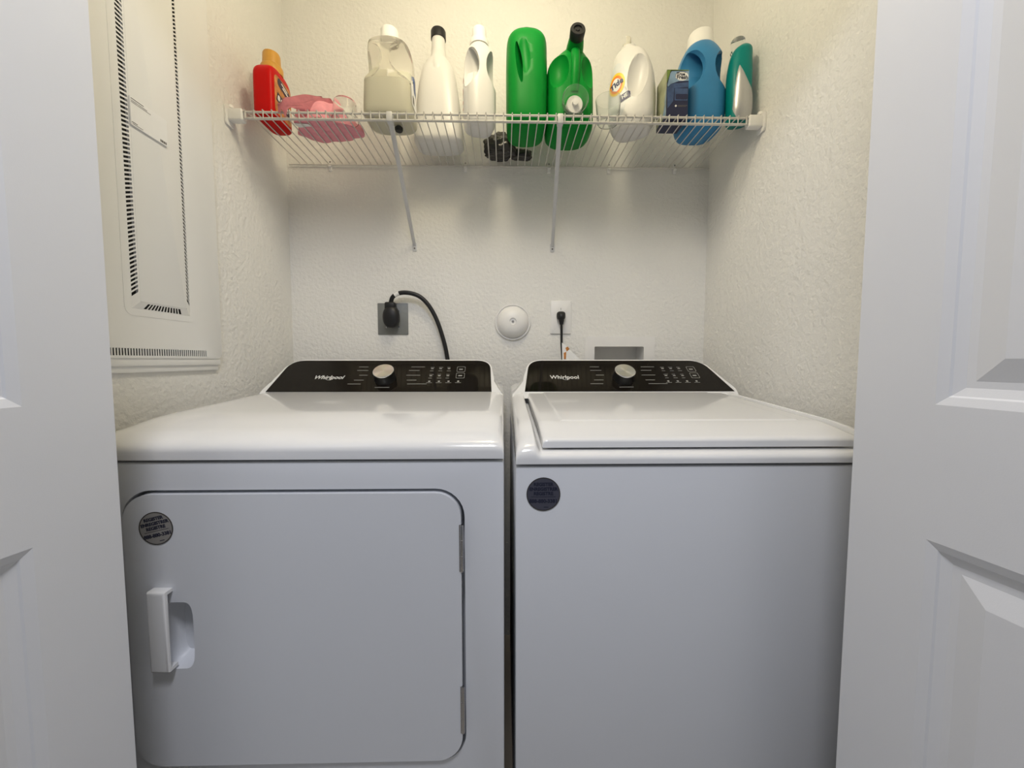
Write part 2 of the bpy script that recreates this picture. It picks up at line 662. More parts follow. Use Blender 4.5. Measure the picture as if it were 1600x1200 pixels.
def console(root, gx, tl, tr, ex, knob_x, logo_x, shear):
    """gx: bottom glass ends; tl, tr: top ends; ex: outer edges of the worktop"""
    T = 0.153
    # glass outline with rounded top corners
    def outline(o, tt, r):
        p = []
        a0 = Vector((gx[0] - o, 0)); a1 = Vector((tl - o * 0.8, tt)); b1 = Vector((tr + o * 0.8, tt)); b0 = Vector((gx[1] + o, 0))
        def corner(c, f, g):
            df = (f - c).normalized() * r; dg = (g - c).normalized() * r
            for i in range(9):
                t = i / 8
                q = (c + df) * (1 - t) ** 2 + 2 * c * t * (1 - t) + (c + dg) * t * t
                p.append((q.x, q.y))
        p.append((b0.x, b0.y))
        corner(b1, b0, a1)
        corner(a1, b1, a0)
        p.append((a0.x, a0.y))
        return p
    g = outline(0, T, 0.045)
    wht = outline(0.006, T + 0.006, 0.05)
    # white body: flares at both feet
    first, last = wht[0], wht[-1]
    bl, br = [], []
    for i in range(9):
        t = i / 8
        x = (1 - t) ** 2 * (ex[1] - 0.004) + 2 * t * (1 - t) * (first[0] + 0.012) + t * t * (wht[1][0] + (first[0] - wht[1][0]) * 0.45)
        z = (1 - t) ** 2 * (-0.012) + 2 * t * (1 - t) * 0.018 + t * t * (wht[1][1] * 0.55)
        br.append((x, z))
        x = (1 - t) ** 2 * (ex[0] + 0.004) + 2 * t * (1 - t) * (last[0] - 0.012) + t * t * (wht[-2][0] + (last[0] - wht[-2][0]) * 0.45)
        bl.append((x, z))
    poly = [(ex[1] - 0.004, -0.03)] + br + wht[1:-1] + bl[::-1] + [(ex[0] + 0.004, -0.03)]
    b = bmesh.new()
    f = [b.verts.new(on_console(x, t)) for x, t in poly]
    k = [b.verts.new(on_console(x, t) + Vector((0, 0.085, -0.012 if t > 0.1 else 0))) for x, t in poly]
    face = b.faces.new(f)
    b.faces.new(k[::-1])
    n = len(poly)
    for i in range(n):
        j = (i + 1) % n
        b.faces.new((f[j], f[i], k[i], k[j]))
    bmesh.ops.bevel(b, geom=[e for e in face.edges if min(v.co.z for v in e.verts) > CZ - 0.015], offset=0.004, segments=3, profile=0.5, affect='EDGES')
    con = obj('console', b, 'enamel', root, True)
    gb = prism(g, -0.0012, 0.004)
    bmesh.ops.transform(gb, matrix=CMX, verts=gb.verts)
    obj('control_glass', gb, 'glass', con, True, label='glossy black control panel')
    # printed words too small to read: short strokes, boxes
    p = bmesh.new()
    rnd = random.Random(7)
    def stroke(x, t, l, h=0.0016):
        box(x, x + l, -0.0019, -0.001, t, t + h, bm=p)
    for i, t in enumerate((0.118, 0.100, 0.076, 0.052, 0.034)):
        dx = abs(t - 0.08) * 0.25
        l1 = (0.030, 0.036, 0.026, 0.030, 0.040)[i]
        stroke(knob_x - 0.058 - l1 - 0.012 * (4 - i) * 0 - dx, t, l1)
        stroke(knob_x + 0.062 + dx, t, (0.044, 0.034, 0.044, 0.030, 0.060)[i])
    stroke(knob_x - 0.022, 0.018, 0.044)
    kx = knob_x + 0.135
    for i in range(3):
        for j in range(4):
            stroke(kx + i * 0.027, 0.116 - j * 0.018, 0.010 + 0.006 * rnd.random(), 0.0012)
            if j % 2 == 0:
                box(kx + 0.002 + i * 0.027, kx + 0.010 + i * 0.027, -0.0019, -0.001, 0.108 - j * 0.018, 0.112 - j * 0.018, bm=p)
    for j, t in enumerate((0.094, 0.062)):
        x0 = kx + 0.086
        ring_prism(rrect(x0, x0 + 0.027, t, t + 0.026, 0.003, 2), rrect(x0 + 0.001, x0 + 0.026, t + 0.001, t + 0.025, 0.003, 2), -0.0019, -0.001, bm=p)
        box(x0 + 0.007, x0 + 0.019, -0.0019, -0.001, t + 0.010, t + 0.015, bm=p)
    for i in range(4):
        x0 = kx - 0.004 + i * 0.030
        box(x0, x0 + 0.018, -0.0019, -0.001, 0.040, 0.0412, bm=p)
        box(x0 + 0.006, x0 + 0.012, -0.0019, -0.001, 0.044, 0.050, bm=p)
    bmesh.ops.transform(p, matrix=CMX, verts=p.verts)
    obj('panel_print', p, 'print', con, True, smooth=False, kind='stuff')
    lg = text('Whirlpool', 0.0225, 0.0002, 0.0006, shear, Matrix.Translation((0, -0.0016, 0)) @ Matrix.Diagonal((0.98, 1, 1.05, 1)))
    sw = [(0.004 + 0.011 * math.cos(R(a)), -0.0016, -0.006 + 0.0062 * math.sin(R(a))) for a in range(190, 395, 12)]
    tube(sw, 0.0005, 5, bm=lg)
    bmesh.ops.transform(lg, matrix=CMX @ Matrix.Translation((logo_x, 0, 0.066)), verts=lg.verts)
    obj('logo', lg, 'logo', con, True, smooth=False, label='pale script logo reading Whirlpool')
    # knob
    kp = on_console(knob_x, 0.062)
    kb = lathe([(0, 0), (0.034, 0), (0.034, 0.003), (0.0325, 0.006), (0.0312, 0.029), (0, 0.029)], 40, axis_mx(kp, CN))
    obj('knob', kb, 'knobblack', con, True)
    cp = bmesh.new()
    merge(cp, lathe([(0, -0.001), (0.0318, -0.001), (0.0322, 0.001), (0.0318, 0.0030), (0.0306, 0.0042), (0, 0.0030)], 48))
    ko = obj('knob_cap', cp, 'silver', con, False, label='brushed silver knob face', angle=30)
    ko.location = kp + CN * 0.029 - root_loc(root)
    ko.rotation_euler = (PHI, 0, 0)
    return con


def sticker(root, c, r, film, tilt, hanging=False):
    y = c[1]
    b = prism(ellipse(0, 0, r, r, 40), -0.0006, 0.0)
    mx = Matrix.Translation(c) @ Matrix.Rotation(R(tilt), 4, 'Y')
    bmesh.ops.transform(b, matrix=mx, verts=b.verts)
    s = obj('sticker', b, film, root, True, label='round registration sticker')
    p = bmesh.new()
    ring_prism(ellipse(0, 0, r, r, 40), ellipse(0, 0, r * 0.945, r * 0.945, 40), -0.0009, -0.0004, bm=p)
    obj('sticker_rim', merge(bmesh.new(), p, mx), 'inkedge', s, True, smooth=False)
    p = bmesh.new()
    for t, z, h in (('REGISTER', 0.58, 0.20), ('ENREGISTRER', 0.30, 0.20), ('REGISTRE', 0.03, 0.20), ('888-880-3381', -0.42, 0.22)):
        text(t, r * h * 1.35, r * 0.012, 0.0003, 0, Matrix.Translation((0, -0.0008, r * z)), p)
    box(-r * 0.72, r * 0.72, -0.0009, -0.0006, -r * 0.17, -r * 0.145, bm=p)
    box(r * 0.02, r * 0.30, -0.0009, -0.0006, -r * 0.80, -r * 0.76, bm=p)
    obj('sticker_print', merge(bmesh.new(), p, mx), 'ink', s, True, smooth=False)


# ------------------------------------------------------------------ dryer
DX0, DX1 = -0.738, -0.001
DR = thing('clothes_dryer', 'white clothes dryer with a hinged front door and pull handle', 'dryer', ((DX0 + DX1) / 2, 1.03, 0))
dx0, dx1, dz0, dz1, dr_ = -0.668, -0.0775, 0.341, 0.846, 0.047
cab = box(DX0, DX1, YF, YB, 0.0, 0.9015, 0.003, 3)
cab = boolean(cab, prism(rrect(dx0 - 0.006, dx1 + 0.006, dz0 - 0.006, dz1 + 0.006, dr_ + 0.005), YF - 0.02, YF + 0.03))
obj('cabinet', cab, 'cabinet', DR, True, angle=30)
# door with handle pocket
d = prism(rrect(dx0, dx1, dz0, dz1, dr_, 10), YF - 0.006, YF + 0.026, 0.005, 4)
pocket = loft([(0.0, 0, 0, 0.0265, 0.0620, 4.5), (0.020, 0, 0, 0.0240, 0.0590, 4.5), (0.034, 0, 0, 0.016, 0.050, 4.0)], 40, 3)
mx = Matrix.Translation((-0.5815, YF - 0.0065, 0.5895)) @ Matrix.Rotation(R(-90), 4, 'X')
bmesh.ops.transform(pocket, matrix=mx, verts=pocket.verts)
# keep the slab thick enough behind the pocket
d = boolean(d, box(dx0 + 0.03, dx0 + 0.14, YF + 0.02, YF + 0.036, 0.50, 0.68), 'UNION')
d = boolean(d, pocket)
door = obj('door', d, 'cabinet', DR, True, angle=32)
# handle: a grip standing out on the pocket's near edge, open towards the pocket
hx0, hx1, hz0, hz1, hy = -0.6210, -0.5880, 0.5326, 0.6784, YF - 0.023
h = box(hx0, hx1, hy, YF - 0.003, hz0, hz1)
bmesh.ops.bevel(h, geom=[e for e in h.edges if all(v.co.y < hy + 0.001 for v in e.verts)], offset=0.005, segments=5, profile=0.5, affect='EDGES')
h = boolean(h, box(hx0 + 0.008, hx1 + 0.01, hy + 0.006, YF, hz0 + 0.006, hz1 - 0.006))
obj('handle', h, 'enamel', door, True, angle=50)
for z0, z1 in ((0.702, 0.788), (0.395, 0.485)):
    hb = lathe([(0, z0), (0.0030, z0), (0.0034, z0 + 0.002), (0.0034, z1 - 0.002), (0.0030, z1), (0, z1)], 14, Matrix.Translation((-0.0765, YF - 0.006, 0)))
    for q in (0.33, 0.67):
        zz = z0 + (z1 - z0) * q
        lathe([(0.0034, zz - 0.001), (0.0037, zz - 0.0006), (0.0037, zz + 0.0006), (0.0034, zz + 0.001)], 14, Matrix.Translation((-0.0765, YF - 0.006, 0)), hb)
    box(-0.0810, -0.0765, YF - 0.007, YF - 0.004, z0, z1, bm=hb)
    obj('hinge', hb, 'chrome', DR, True)
sticker(DR, (-0.6104, YF - 0.0062, 0.7865), 0.0295, 'stick', -13)

xs = lines(DX0, DX1, 14, 0.06)
ys = lines(YF - 0.004, YB, 22, 0.11, 12)


def dtop(x, y):
    z = ztop(y)
    return z - math.hypot(drop(y - (YF - 0.004), 0.055, 0.026), drop(min(x - DX0, DX1 - x), 0.030, 0.018))


obj('worktop', hf(xs, ys, dtop, lambda x, y: 0.9065), 'enamel', DR, True, angle=45)
console(DR, (-0.7185, -0.039), -0.700, -0.047, (DX0, DX1), -0.3745, -0.552, 0.25)

# ------------------------------------------------------------------ washer
WX0, WX1 = 0.0204, 0.7194
WS = thing('washing_machine', 'white washing machine with a flat top lid and plain front', 'washer', ((WX0 + WX1) / 2, 1.03, 0))
obj('cabinet', box(WX0, WX1, YF, YB, 0.0, 0.8905, 0.0025, 3), 'cabinet', WS, True, angle=30)
LX0, LX1, LY0, LY1 = 0.070, 0.6700, 0.694, 1.160


def wztop(y):
    return 0.9365 + 0.010 * ss(0.68, 0.80, y) + max(0, y - 0.70) * 0.075


def wtop(x, y):
    rim = wztop(y) + 0.002
    rim -= math.hypot(drop(y - (YF - 0.004), 0.050, 0.033), drop(min(x - WX0, WX1 - x), 0.035, 0.023))
    inside = ss(LX0 - 0.016, LX0 - 0.004, x) * ss(WX1 - (LX0 - WX0) + 0.016, WX1 - (LX0 - WX0) + 0.004, x)
    back = ss(LY1 + 0.03, LY1 + 0.012, y)
    low = min(rim, 0.9155 - drop(y - (YF - 0.004), 0.020, 0.012) + max(0, y - 0.69) * 0.075)
    k = inside * back
    return rim * (1 - k) + low * k


xs = sorted(set(lines(WX0, WX1, 20, 0.035, 9) + [LX0 - 0.018 + 0.002 * i for i in range(9)] + [WX1 + WX0 - (LX0 - 0.018 + 0.002 * i) for i in range(9)]))
ys = sorted(set(lines(YF - 0.004, YB, 20, 0.08, 10) + [LY1 + 0.008 + 0.003 * i for i in range(9)]))
obj('top_frame', hf(xs, ys, wtop, lambda x, y: 0.8960), 'enamel', WS, True, angle=45)


def ltop(x, y):
    z = wztop(y) + 0.0005
    dx = min(x - LX0, LX1 - x)
    z -= drop(y - LY0, 0.012, 0.007)
    z -= drop(dx, 0.010, 0.006)
    # slightly raised field
    k = ss(0.046, 0.052, dx) * ss(0.098, 0.104, y - LY0)
    return z + 0.0018 * k


xs = sorted(set(lines(LX0, LX1, 16, 0.014, 6) + [LX0 + 0.044 + 0.0015 * i for i in range(7)] + [LX1 - 0.044 - 0.0015 * i for i in range(7)]))
ys = sorted(set(lines(LY0, LY1, 18, 0.014, 6) + [LY0 + 0.096 + 0.0015 * i for i in range(7)]))
obj('lid', hf(xs, ys, ltop, lambda x, y: wztop(y) - 0.0165 + 0.004 * ss(LY0, LY0 - 0.01, y)), 'enamel', WS, True, angle=45)
console(WS, (0.0625, 0.7100), 0.083, 0.662, (WX0, WX1), 0.3790, 0.192, 0.0)
sticker(WS, (0.0699, YF - 0.0002, 0.8406), 0.0305, 'stick2', 0)


# ------------------------------------------------------------------ vented panel cover on the left wall
# local frame: a = world y, n = out of the wall (+x), z up
PN = thing('vented_panel_cover', 'tall white plastic panel cover with rows of vent slots on the side wall', 'panel', (XL, 0.893, 1.055))


def wallx(bm):
    """from (x=a, y=-n, z) to world on the left wall"""
    bmesh.ops.transform(bm, matrix=Matrix(((0, -1, 0, XL), (1, 0, 0, 0), (0, 0, 1, 0), (0, 0, 0, 1))), verts=bm.verts)
    bmesh.ops.reverse_faces(bm, faces=bm.faces)
    return bm


A0, A1, Z0, Z1 = 0.716, 1.070, 1.054, 2.14
TH = 0.013
ia0, ia1, iz0, iz1 = 0.818, 0.968, 1.188, 2.02
cv = prism(rrect(A0, A1, Z0 + 0.031, Z1, 0.012, 5), -TH, 0, 0.003, 3)
cv = boolean(cv, box(0.742, 1.0165, -0.03, -TH + 0.007, 1.0905, 1.1055))
cv = boolean(cv, prism(rrect(ia0, ia1, iz0, iz1, 0.012, 5), -0.03, -TH + 0.006))
cover = obj('cover_plate', wallx(cv), 'plate', PN, True, angle=30)
sl = box(A0, A1 - 0.004, -TH + 0.002, 0, Z0 + 0.014, Z0 + 0.0315, 0.002, 2)
box(A0, A1 - 0.008, -TH + 0.006, 0, Z0, Z0 + 0.016, 0.002, 2, bm=sl)
obj('sill', wallx(sl), 'plate', PN, True)
# bezel round the raised door
bz = ring_prism(rrect(ia0 - 0.014, ia1 + 0.014, iz0 - 0.014, iz1 + 0.014, 0.018, 6), rrect(ia0, ia1, iz0, iz1, 0.012, 6), -TH - 0.0007, -TH + 0.001)
obj('bezel', wallx(bz), 'plate', PN, True)
RH, BW = 0.0062, 0.016
pd = prism(rrect(ia0 + BW, ia1 - BW, iz0 + BW, iz1 - BW, 0.002, 4), -TH - RH, -TH + 0.007, 0.0008, 2)
pdo = obj('door_panel', wallx(pd), 'plate', PN, True)
bk = ring_prism(rrect(ia0 + 0.0005, ia1 - 0.0005, iz0 + 0.0005, iz1 - 0.0005, 0.006, 4), rrect(ia0 + BW - 0.001, ia1 - BW + 0.001, iz0 + BW - 0.001, iz1 - BW + 0.001, 0.004, 4), -TH + 0.002, -TH + 0.0055)
obj('slot_shade_sheet', wallx(bk), 'dark', PN, True)  # black sheet painted as the unlit depth behind the slots
rb = bmesh.new()


def slope_strip(c0, c1, d0, d1, t0, t1, count, bar, m0, m1):
    """sloped band between outer edge c0-c1 and inner edge d0-d1, slots from t0 to t1, margins m0, m1"""
    c0, c1, d0, d1 = Vector(c0), Vector(c1), Vector(d0), Vector(d1)

    def at(t, k):
        return (c0.lerp(c1, t)).lerp(d0.lerp(d1, t), k)

    def q(ta, tb, ka, kb):
        rb.faces.new([rb.verts.new(p) for p in (at(ta, ka), at(tb, ka), at(tb, kb), at(ta, kb))])
    q(0, 1, 0, m0)
    q(0, 1, m1, 1)
    q(0, t0, m0, m1)
    q(t1, 1, m0, m1)
    st = (t1 - t0) / count
    for n_ in range(1, count):
        tc_ = t0 + n_ * st
        q(tc_ - st * bar / 2, tc_ + st * bar / 2, m0, m1)


yo, yi = -TH - 0.0006, -TH - RH + 0.0004
O = [(ia0, yo, iz0), (ia1, yo, iz0), (ia1, yo, iz1), (ia0, yo, iz1)]
I = [(ia0 + BW, yi, iz0 + BW), (ia1 - BW, yi, iz0 + BW), (ia1 - BW, yi, iz1 - BW), (ia0 + BW, yi, iz1 - BW)]
nz = int((iz1 - iz0 - 0.05) / 0.0088)
for k0, k1, cnt, tt in ((0, 3, nz, 0.028), (1, 2, nz, 0.028), (0, 1, 12, 0.17), (3, 2, 12, 0.17)):
    slope_strip(O[k0], O[k1], I[k0], I[k1], tt, 1 - tt, cnt, 0.44, 0.12, 0.82)
obj('slot_rib', wallx(rb), 'plate', PN, True, kind='stuff', smooth=False)
# bottom louvre
lv = bmesh.new()
for i in range(46):
    a = 0.7435 + 0.272 * i / 45
    box(a - 0.0013, a + 0.0013, -TH - 0.0002, -TH + 0.0010, 1.0905, 1.1055, bm=lv)
obj('louvre_rib', wallx(lv), 'plate', PN, True, kind='stuff', smooth=False)
obj('louvre_shade_sheet', wallx(box(0.742, 1.0165, -TH + 0.0035, -TH + 0.0068, 1.0906, 1.1054)), 'dark', PN, True)  # black sheet added as shade behind the louvre ribs
for z in (1.932, 1.774, 1.510, 1.358, 1.205):
    obj('clip', wallx(box(A1 - 0.001, A1 + 0.004, -0.006, 0, z - 0.015, z + 0.015, 0.0012)), 'plate', PN, True)
lab = obj('paper_label', wallx(prism(rrect(0.832, 0.918, 1.563, 1.620, 0.001, 2), -TH - RH - 0.0035, -TH - RH)), 'paper', PN, True, label='white printed paper label')
lp = bmesh.new()
yy = (-TH - RH - 0.0039, -TH - RH - 0.0033)
for a, b_, z, hh in ((0.834, 0.862, 1.6155, 0.0013), (0.834, 0.870, 1.6115, 0.0008), (0.834, 0.878, 1.6085, 0.0008), (0.834, 0.846, 1.5685, 0.0012), (0.835, 0.858, 1.5655, 0.0008)):
    box(a, b_, yy[0], yy[1], z, z + hh, bm=lp)
for i in range(6):
    box(0.899 + i * 0.0027, 0.9007 + i * 0.0027 + 0.0004 * (i % 2), yy[0], yy[1], 1.5655, 1.5705, bm=lp)
obj('label_print', wallx(lp), 'grey', lab, True, smooth=False, kind='stuff')

# ------------------------------------------------------------------ things on the back wall
def disc_y(c, r, d, m, parent, name='screw'):
    b = lathe([(0, 0), (r, 0), (r * 0.9, d * 0.7), (r * 0.5, d), (0, d)], 14, axis_mx(c, (0, -1, 0)))
    return obj(name, b, m, parent, True)


OP = thing('dryer_outlet_plate', 'square grey metal outlet plate behind the thick black plug', 'outlet', (-0.414, YW, 1.234))
obj('plate', prism(rrect(-0.4696, -0.3575, 1.176, 1.292, 0.002, 2), YW - 0.0035, YW, 0.0012, 2), 'steel', OP, True)
for x, z in ((-0.3915, 1.265), (-0.3915, 1.203), (-0.4375, 1.203), (-0.4375, 1.265)):
    disc_y((x, YW - 0.003, z), 0.0032, 0.0015, 'chrome', OP)
DC = thing('dryer_power_cord', 'thick black power cord with angled plug in the grey outlet plate', 'power cord', (-0.414, YW - 0.004, 1.24))
pl = loft([(0.0, 0, 0, 0.0230, 0.030, 2.2), (0.018, 0, 0, 0.0295, 0.041, 2.3), (0.034, 0, -0.002, 0.0285, 0.038, 2.2), (0.042, 0, -0.004, 0.020, 0.028, 2.0)], 32, 4)
bmesh.ops.transform(pl, matrix=Matrix.Translation((-0.4125, YW - 0.004, 1.240)) @ Matrix.Rotation(R(90), 4, 'X'), verts=pl.verts)
box(-0.434, -0.396, YW - 0.040, YW - 0.008, 1.262, 1.292, 0.006, 2, bm=pl)
obj('plug', pl, 'rubber', DC, True, angle=60)
cpts = [(-0.416, 1.428, 1.268), (-0.414, 1.425, 1.288), (-0.4040, 1.420, 1.311), (-0.3783, 1.418, 1.3243), (-0.3436, 1.418, 1.3244), (-0.3091, 1.42, 1.313), (-0.2793, 1.422, 1.2855), (-0.252, 1.424, 1.2393), (-0.2294, 1.424, 1.1766), (-0.2115, 1.424, 1.0995), (-0.204, 1.424, 1.00), (-0.22, 1.420, 0.80)]
cs = smoothpts(cpts, 6)
obj('cord', tube(cs, 0.0078, 12), 'rubber', DC, True)
obj('band', tube(smoothpts([(-0.3975, 1.4186, 1.3155), (-0.389, 1.4186, 1.3205), (-0.381, 1.418, 1.3237)], 3), 0.0082, 12), 'plastic', DC, True, label='white cord band')

DM = thing('dome_wall_cover', 'round white dome cover with a centre screw between the two outlets', 'wall cover', (0.0318, YW, 1.223))
obj('rim', lathe([(0, 0), (0.0675, 0), (0.0675, 0.005), (0.0655, 0.0085), (0.0620, 0.0085), (0.0600, 0.005), (0, 0.005)], 48, axis_mx((0.0318, YW, 1.223), (0, -1, 0))), 'plastic', DM, True, angle=50)
obj('dome', lathe([(0.0595, 0.003), (0.057, 0.014), (0.049, 0.026), (0.036, 0.035), (0.020, 0.0395), (0.0125, 0.0402), (0.0115, 0.0385), (0.0095, 0.036), (0, 0.036)], 48, axis_mx((0.0318, YW, 1.223), (0, -1, 0))), 'plastic', DM, True, angle=40)
disc_y((0.0318, YW - 0.036, 1.223), 0.0048, 0.002, 'screw', DM)

WP = thing('washer_outlet_plate', 'white rectangular outlet plate with a small black plug', 'outlet', (0.2118, YW, 1.241))
obj('plate', prism(rrect(0.1725, 0.2510, 1.1795, 1.303, 0.003, 3), YW - 0.006, YW, 0.003, 3), 'plastic', WP, True)
obj('receptacle', prism(ellipse(0.2118, 1.241, 0.0175, 0.0175, 28), YW - 0.0085, YW - 0.004, 0.001, 2), 'plastic', WP, True)
obj('slot', box(0.2107, 0.2120, YW - 0.0064, YW - 0.005, 1.268, 1.276), 'grey', WP, True)
WC = thing('washer_power_cord', 'thin black power cord with tapered plug hanging from the white outlet plate', 'power cord', (0.2115, YW - 0.009, 1.24))
pg = loft([(0.0, 0, 0, 0.0155, 0.0150, 3.0), (0.012, 0, 0, 0.0165, 0.0155, 3.0), (0.022, 0, -0.004, 0.0130, 0.0150, 2.6), (0.029, 0, -0.008, 0.0070, 0.0100, 2.2)], 24, 3)
bmesh.ops.transform(pg, matrix=Matrix.Translation((0.2105, YW - 0.0088, 1.246)) @ Matrix.Rotation(R(90), 4, 'X'), verts=pg.verts)
tube([(0.2105, 1.428, 1.240), (0.211, 1.425, 1.226), (0.2112, 1.425, 1.212)], [0.012, 0.010, 0.0065], 14, bm=pg)
obj('plug', pg, 'rubber', WC, True, angle=60)
obj('cord', tube(smoothpts([(0.211, 1.425, 1.222), (0.2117, 1.425, 1.19), (0.2122, 1.425, 1.145), (0.215, 1.424, 1.10), (0.222, 1.42, 1.0), (0.23, 1.42, 0.85)], 5), 0.0045, 10), 'rubber', WC, True)
tg = bmesh.new()
for k, (dx, dy) in enumerate(((0, 0), (0.006, -0.006))):
    vs_ = [(0.2125, 1.4185, 1.146), (0.2235, 1.417, 1.137), (0.247, 1.412, 1.113), (0.276, 1.408, 1.085), (0.268, 1.409, 1.06), (0.214, 1.4165, 1.06), (0.2135, 1.4175, 1.11)]
    f = tg.faces.new([tg.verts.new((x + dx * 0.4, y + dy - 0.001 * i % 0.003, z - 0.003 * k)) for i, (x, y, z) in enumerate(vs_)])
r_ = bmesh.ops.extrude_face_region(tg, geom=tg.faces[:])
bmesh.ops.translate(tg, vec=(0, 0.0008, 0), verts=[v for v in r_['geom'] if isinstance(v, bmesh.types.BMVert)])
tag_o = obj('tag', tg, 'paper', WC, True, smooth=False, label='folded white and orange cord tag')
tp = bmesh.new()
for q in (((0.224, 1.4085, 1.126), (0.232, 1.408, 1.131), (0.239, 1.407, 1.122), (0.229, 1.408, 1.113)), ((0.218, 1.409, 1.108), (0.227, 1.408, 1.112), (0.226, 1.4085, 1.085), (0.219, 1.409, 1.085))):
    tp.faces.new([tp.verts.new((x, y - 0.001, z)) for x, y, z in q])
obj('tag_print', tp, 'orange', tag_o, True, smooth=False)

WB = thing('washer_hookup_box', 'white recessed hookup box frame in the wall behind the washer', 'outlet box', (0.4355, YW, 1.05))
obj('frame', ring_prism(rrect(0.3042, 0.5680, 0.965, 1.170, 0.003, 4), rrect(0.3400, 0.5270, 0.995, 1.1325, 0.004, 4), YW - 0.005, YW), 'plastic', WB, True)
tr = bmesh.new()
x0, x1, z0, z1, ya, yb = 0.3392, 0.5279, 0.991, 1.1334, YW - 0.004, YW + 0.078
for q in (((x0, yb, z0), (x1, yb, z0), (x1, yb, z1), (x0, yb, z1)), ((x0, ya, z0), (x0, yb, z0), (x0, yb, z1), (x0, ya, z1)), ((x1, ya, z0), (x1, yb, z0), (x1, yb, z1), (x1, ya, z1)),
          ((x0, ya, z1), (x1, ya, z1), (x1, yb, z1), (x0, yb, z1)), ((x0, ya, z0), (x1, ya, z0), (x1, yb, z0), (x0, yb, z0))):
    tr.faces.new([tr.verts.new(p) for p in q])
obj('recess', tr, 'plastic', WB, True, smooth=False)

# ------------------------------------------------------------------ wire shelf
ZS = 1.79           # top of the deck wires
SH = thing('wire_shelf', 'white wire wall shelf with two angled braces above the appliances', 'shelf', (0, YW, ZS))
fx0, fx1 = -0.744, 0.716
YFS = 1.152
wr = 0.0017
for nm, y, z, r, a, b_ in (('front_rail', YFS, ZS - 0.0048, 0.0031, fx0, fx1), ('lip_rail', YFS + 0.0005, ZS - 0.0215, 0.0031, fx0, fx1), ('deck_rail', YFS + 0.030, ZS - 0.0060, 0.0026, fx0, fx1), ('back_rail', YW - 0.0075, ZS - 0.0060, 0.0026, XL + 0.012, XR - 0.004)):
    obj(nm, tube([(a, y, z), (b_, y, z)], r, 10), 'wire', SH, True)
wb_ = tube(smoothpts([(0, YW - 0.006, ZS - wr), (0, 1.30, ZS - wr), (0, YFS + 0.006, ZS - wr), (0, YFS - 0.0035, ZS - 0.006), (0, YFS - 0.0035, ZS - 0.024)], 3), wr, 6)
bmesh.ops.translate(wb_, vec=-Vector((0, YW, ZS)), verts=wb_.verts)
wme = mesh_of(wb_, 'deck_wire')
wb_.free()
wme.materials.append(M['wire'])
nw = 58
for i in range(nw):
    o = bpy.data.objects.new('deck_wire', wme)
    COL.objects.link(o)
    o.parent = SH
    o.location = (fx0 + 0.010 + (fx1 - fx0 - 0.020) * i / (nw - 1), 0, 0)
for s, xw, xe in ((-1, XL, fx0), (1, XR, fx1)):
    b = box(min(xw - s * 0.004, xe - s * 0.004), max(xw - s * 0.004, xe - s * 0.004), YFS - 0.009, YFS + 0.014, ZS - 0.031, ZS + 0.002, 0.004, 3)
    wp = prism(rrect(YFS - 0.016, YFS + 0.020, ZS - 0.044, ZS + 0.010, 0.008, 4), 0, 0.006, 0.001, 2)
    tube([(YFS + 0.008, 0.003, ZS + 0.006), (YFS + 0.012, 0.003, ZS + 0.018)], [0.010, 0.007], 10, bm=wp)
    bmesh.ops.transform(wp, matrix=Matrix(((0, -s * 1.0, 0, xw - 0.0 * s), (1, 0, 0, 0), (0, 0, 1, 0), (0, 0, 0, 1))), verts=wp.verts)
    for v in wp.verts:
        v.co.x = xw - s * abs(v.co.x - xw)
    merge(b, wp)
    e = obj('end_bracket', b, 'plastic', SH, True, angle=50)
    sc = lathe([(0, 0), (0.0042, 0), (0.003, 0.0018), (0, 0.002)], 12, axis_mx((xw - s * 0.0055, YFS + 0.011, ZS + 0.012), (-s, 0, 0)))
    obj('screw', sc, 'screw', e, True)
for x in (-0.6274, -0.1403, 0.1639, 0.3839, 0.6265):
    b = box(x - 0.006, x + 0.006, YW - 0.006, YW, ZS - 0.026, ZS + 0.010, 0.002, 2)
    box(x - 0.005, x + 0.005, YW - 0.013, YW - 0.002, ZS - 0.014, ZS - 0.0085, 0.0015, 2, bm=b)
    cl = obj('wall_clip', b, 'plastic', SH, True)
    obj('screw', lathe([(0, 0), (0.0035, 0), (0.002, 0.0016), (0, 0.0016)], 10, axis_mx((x, YW - 0.0058, ZS + 0.005), (0, -1, 0))), 'screw', cl, True)
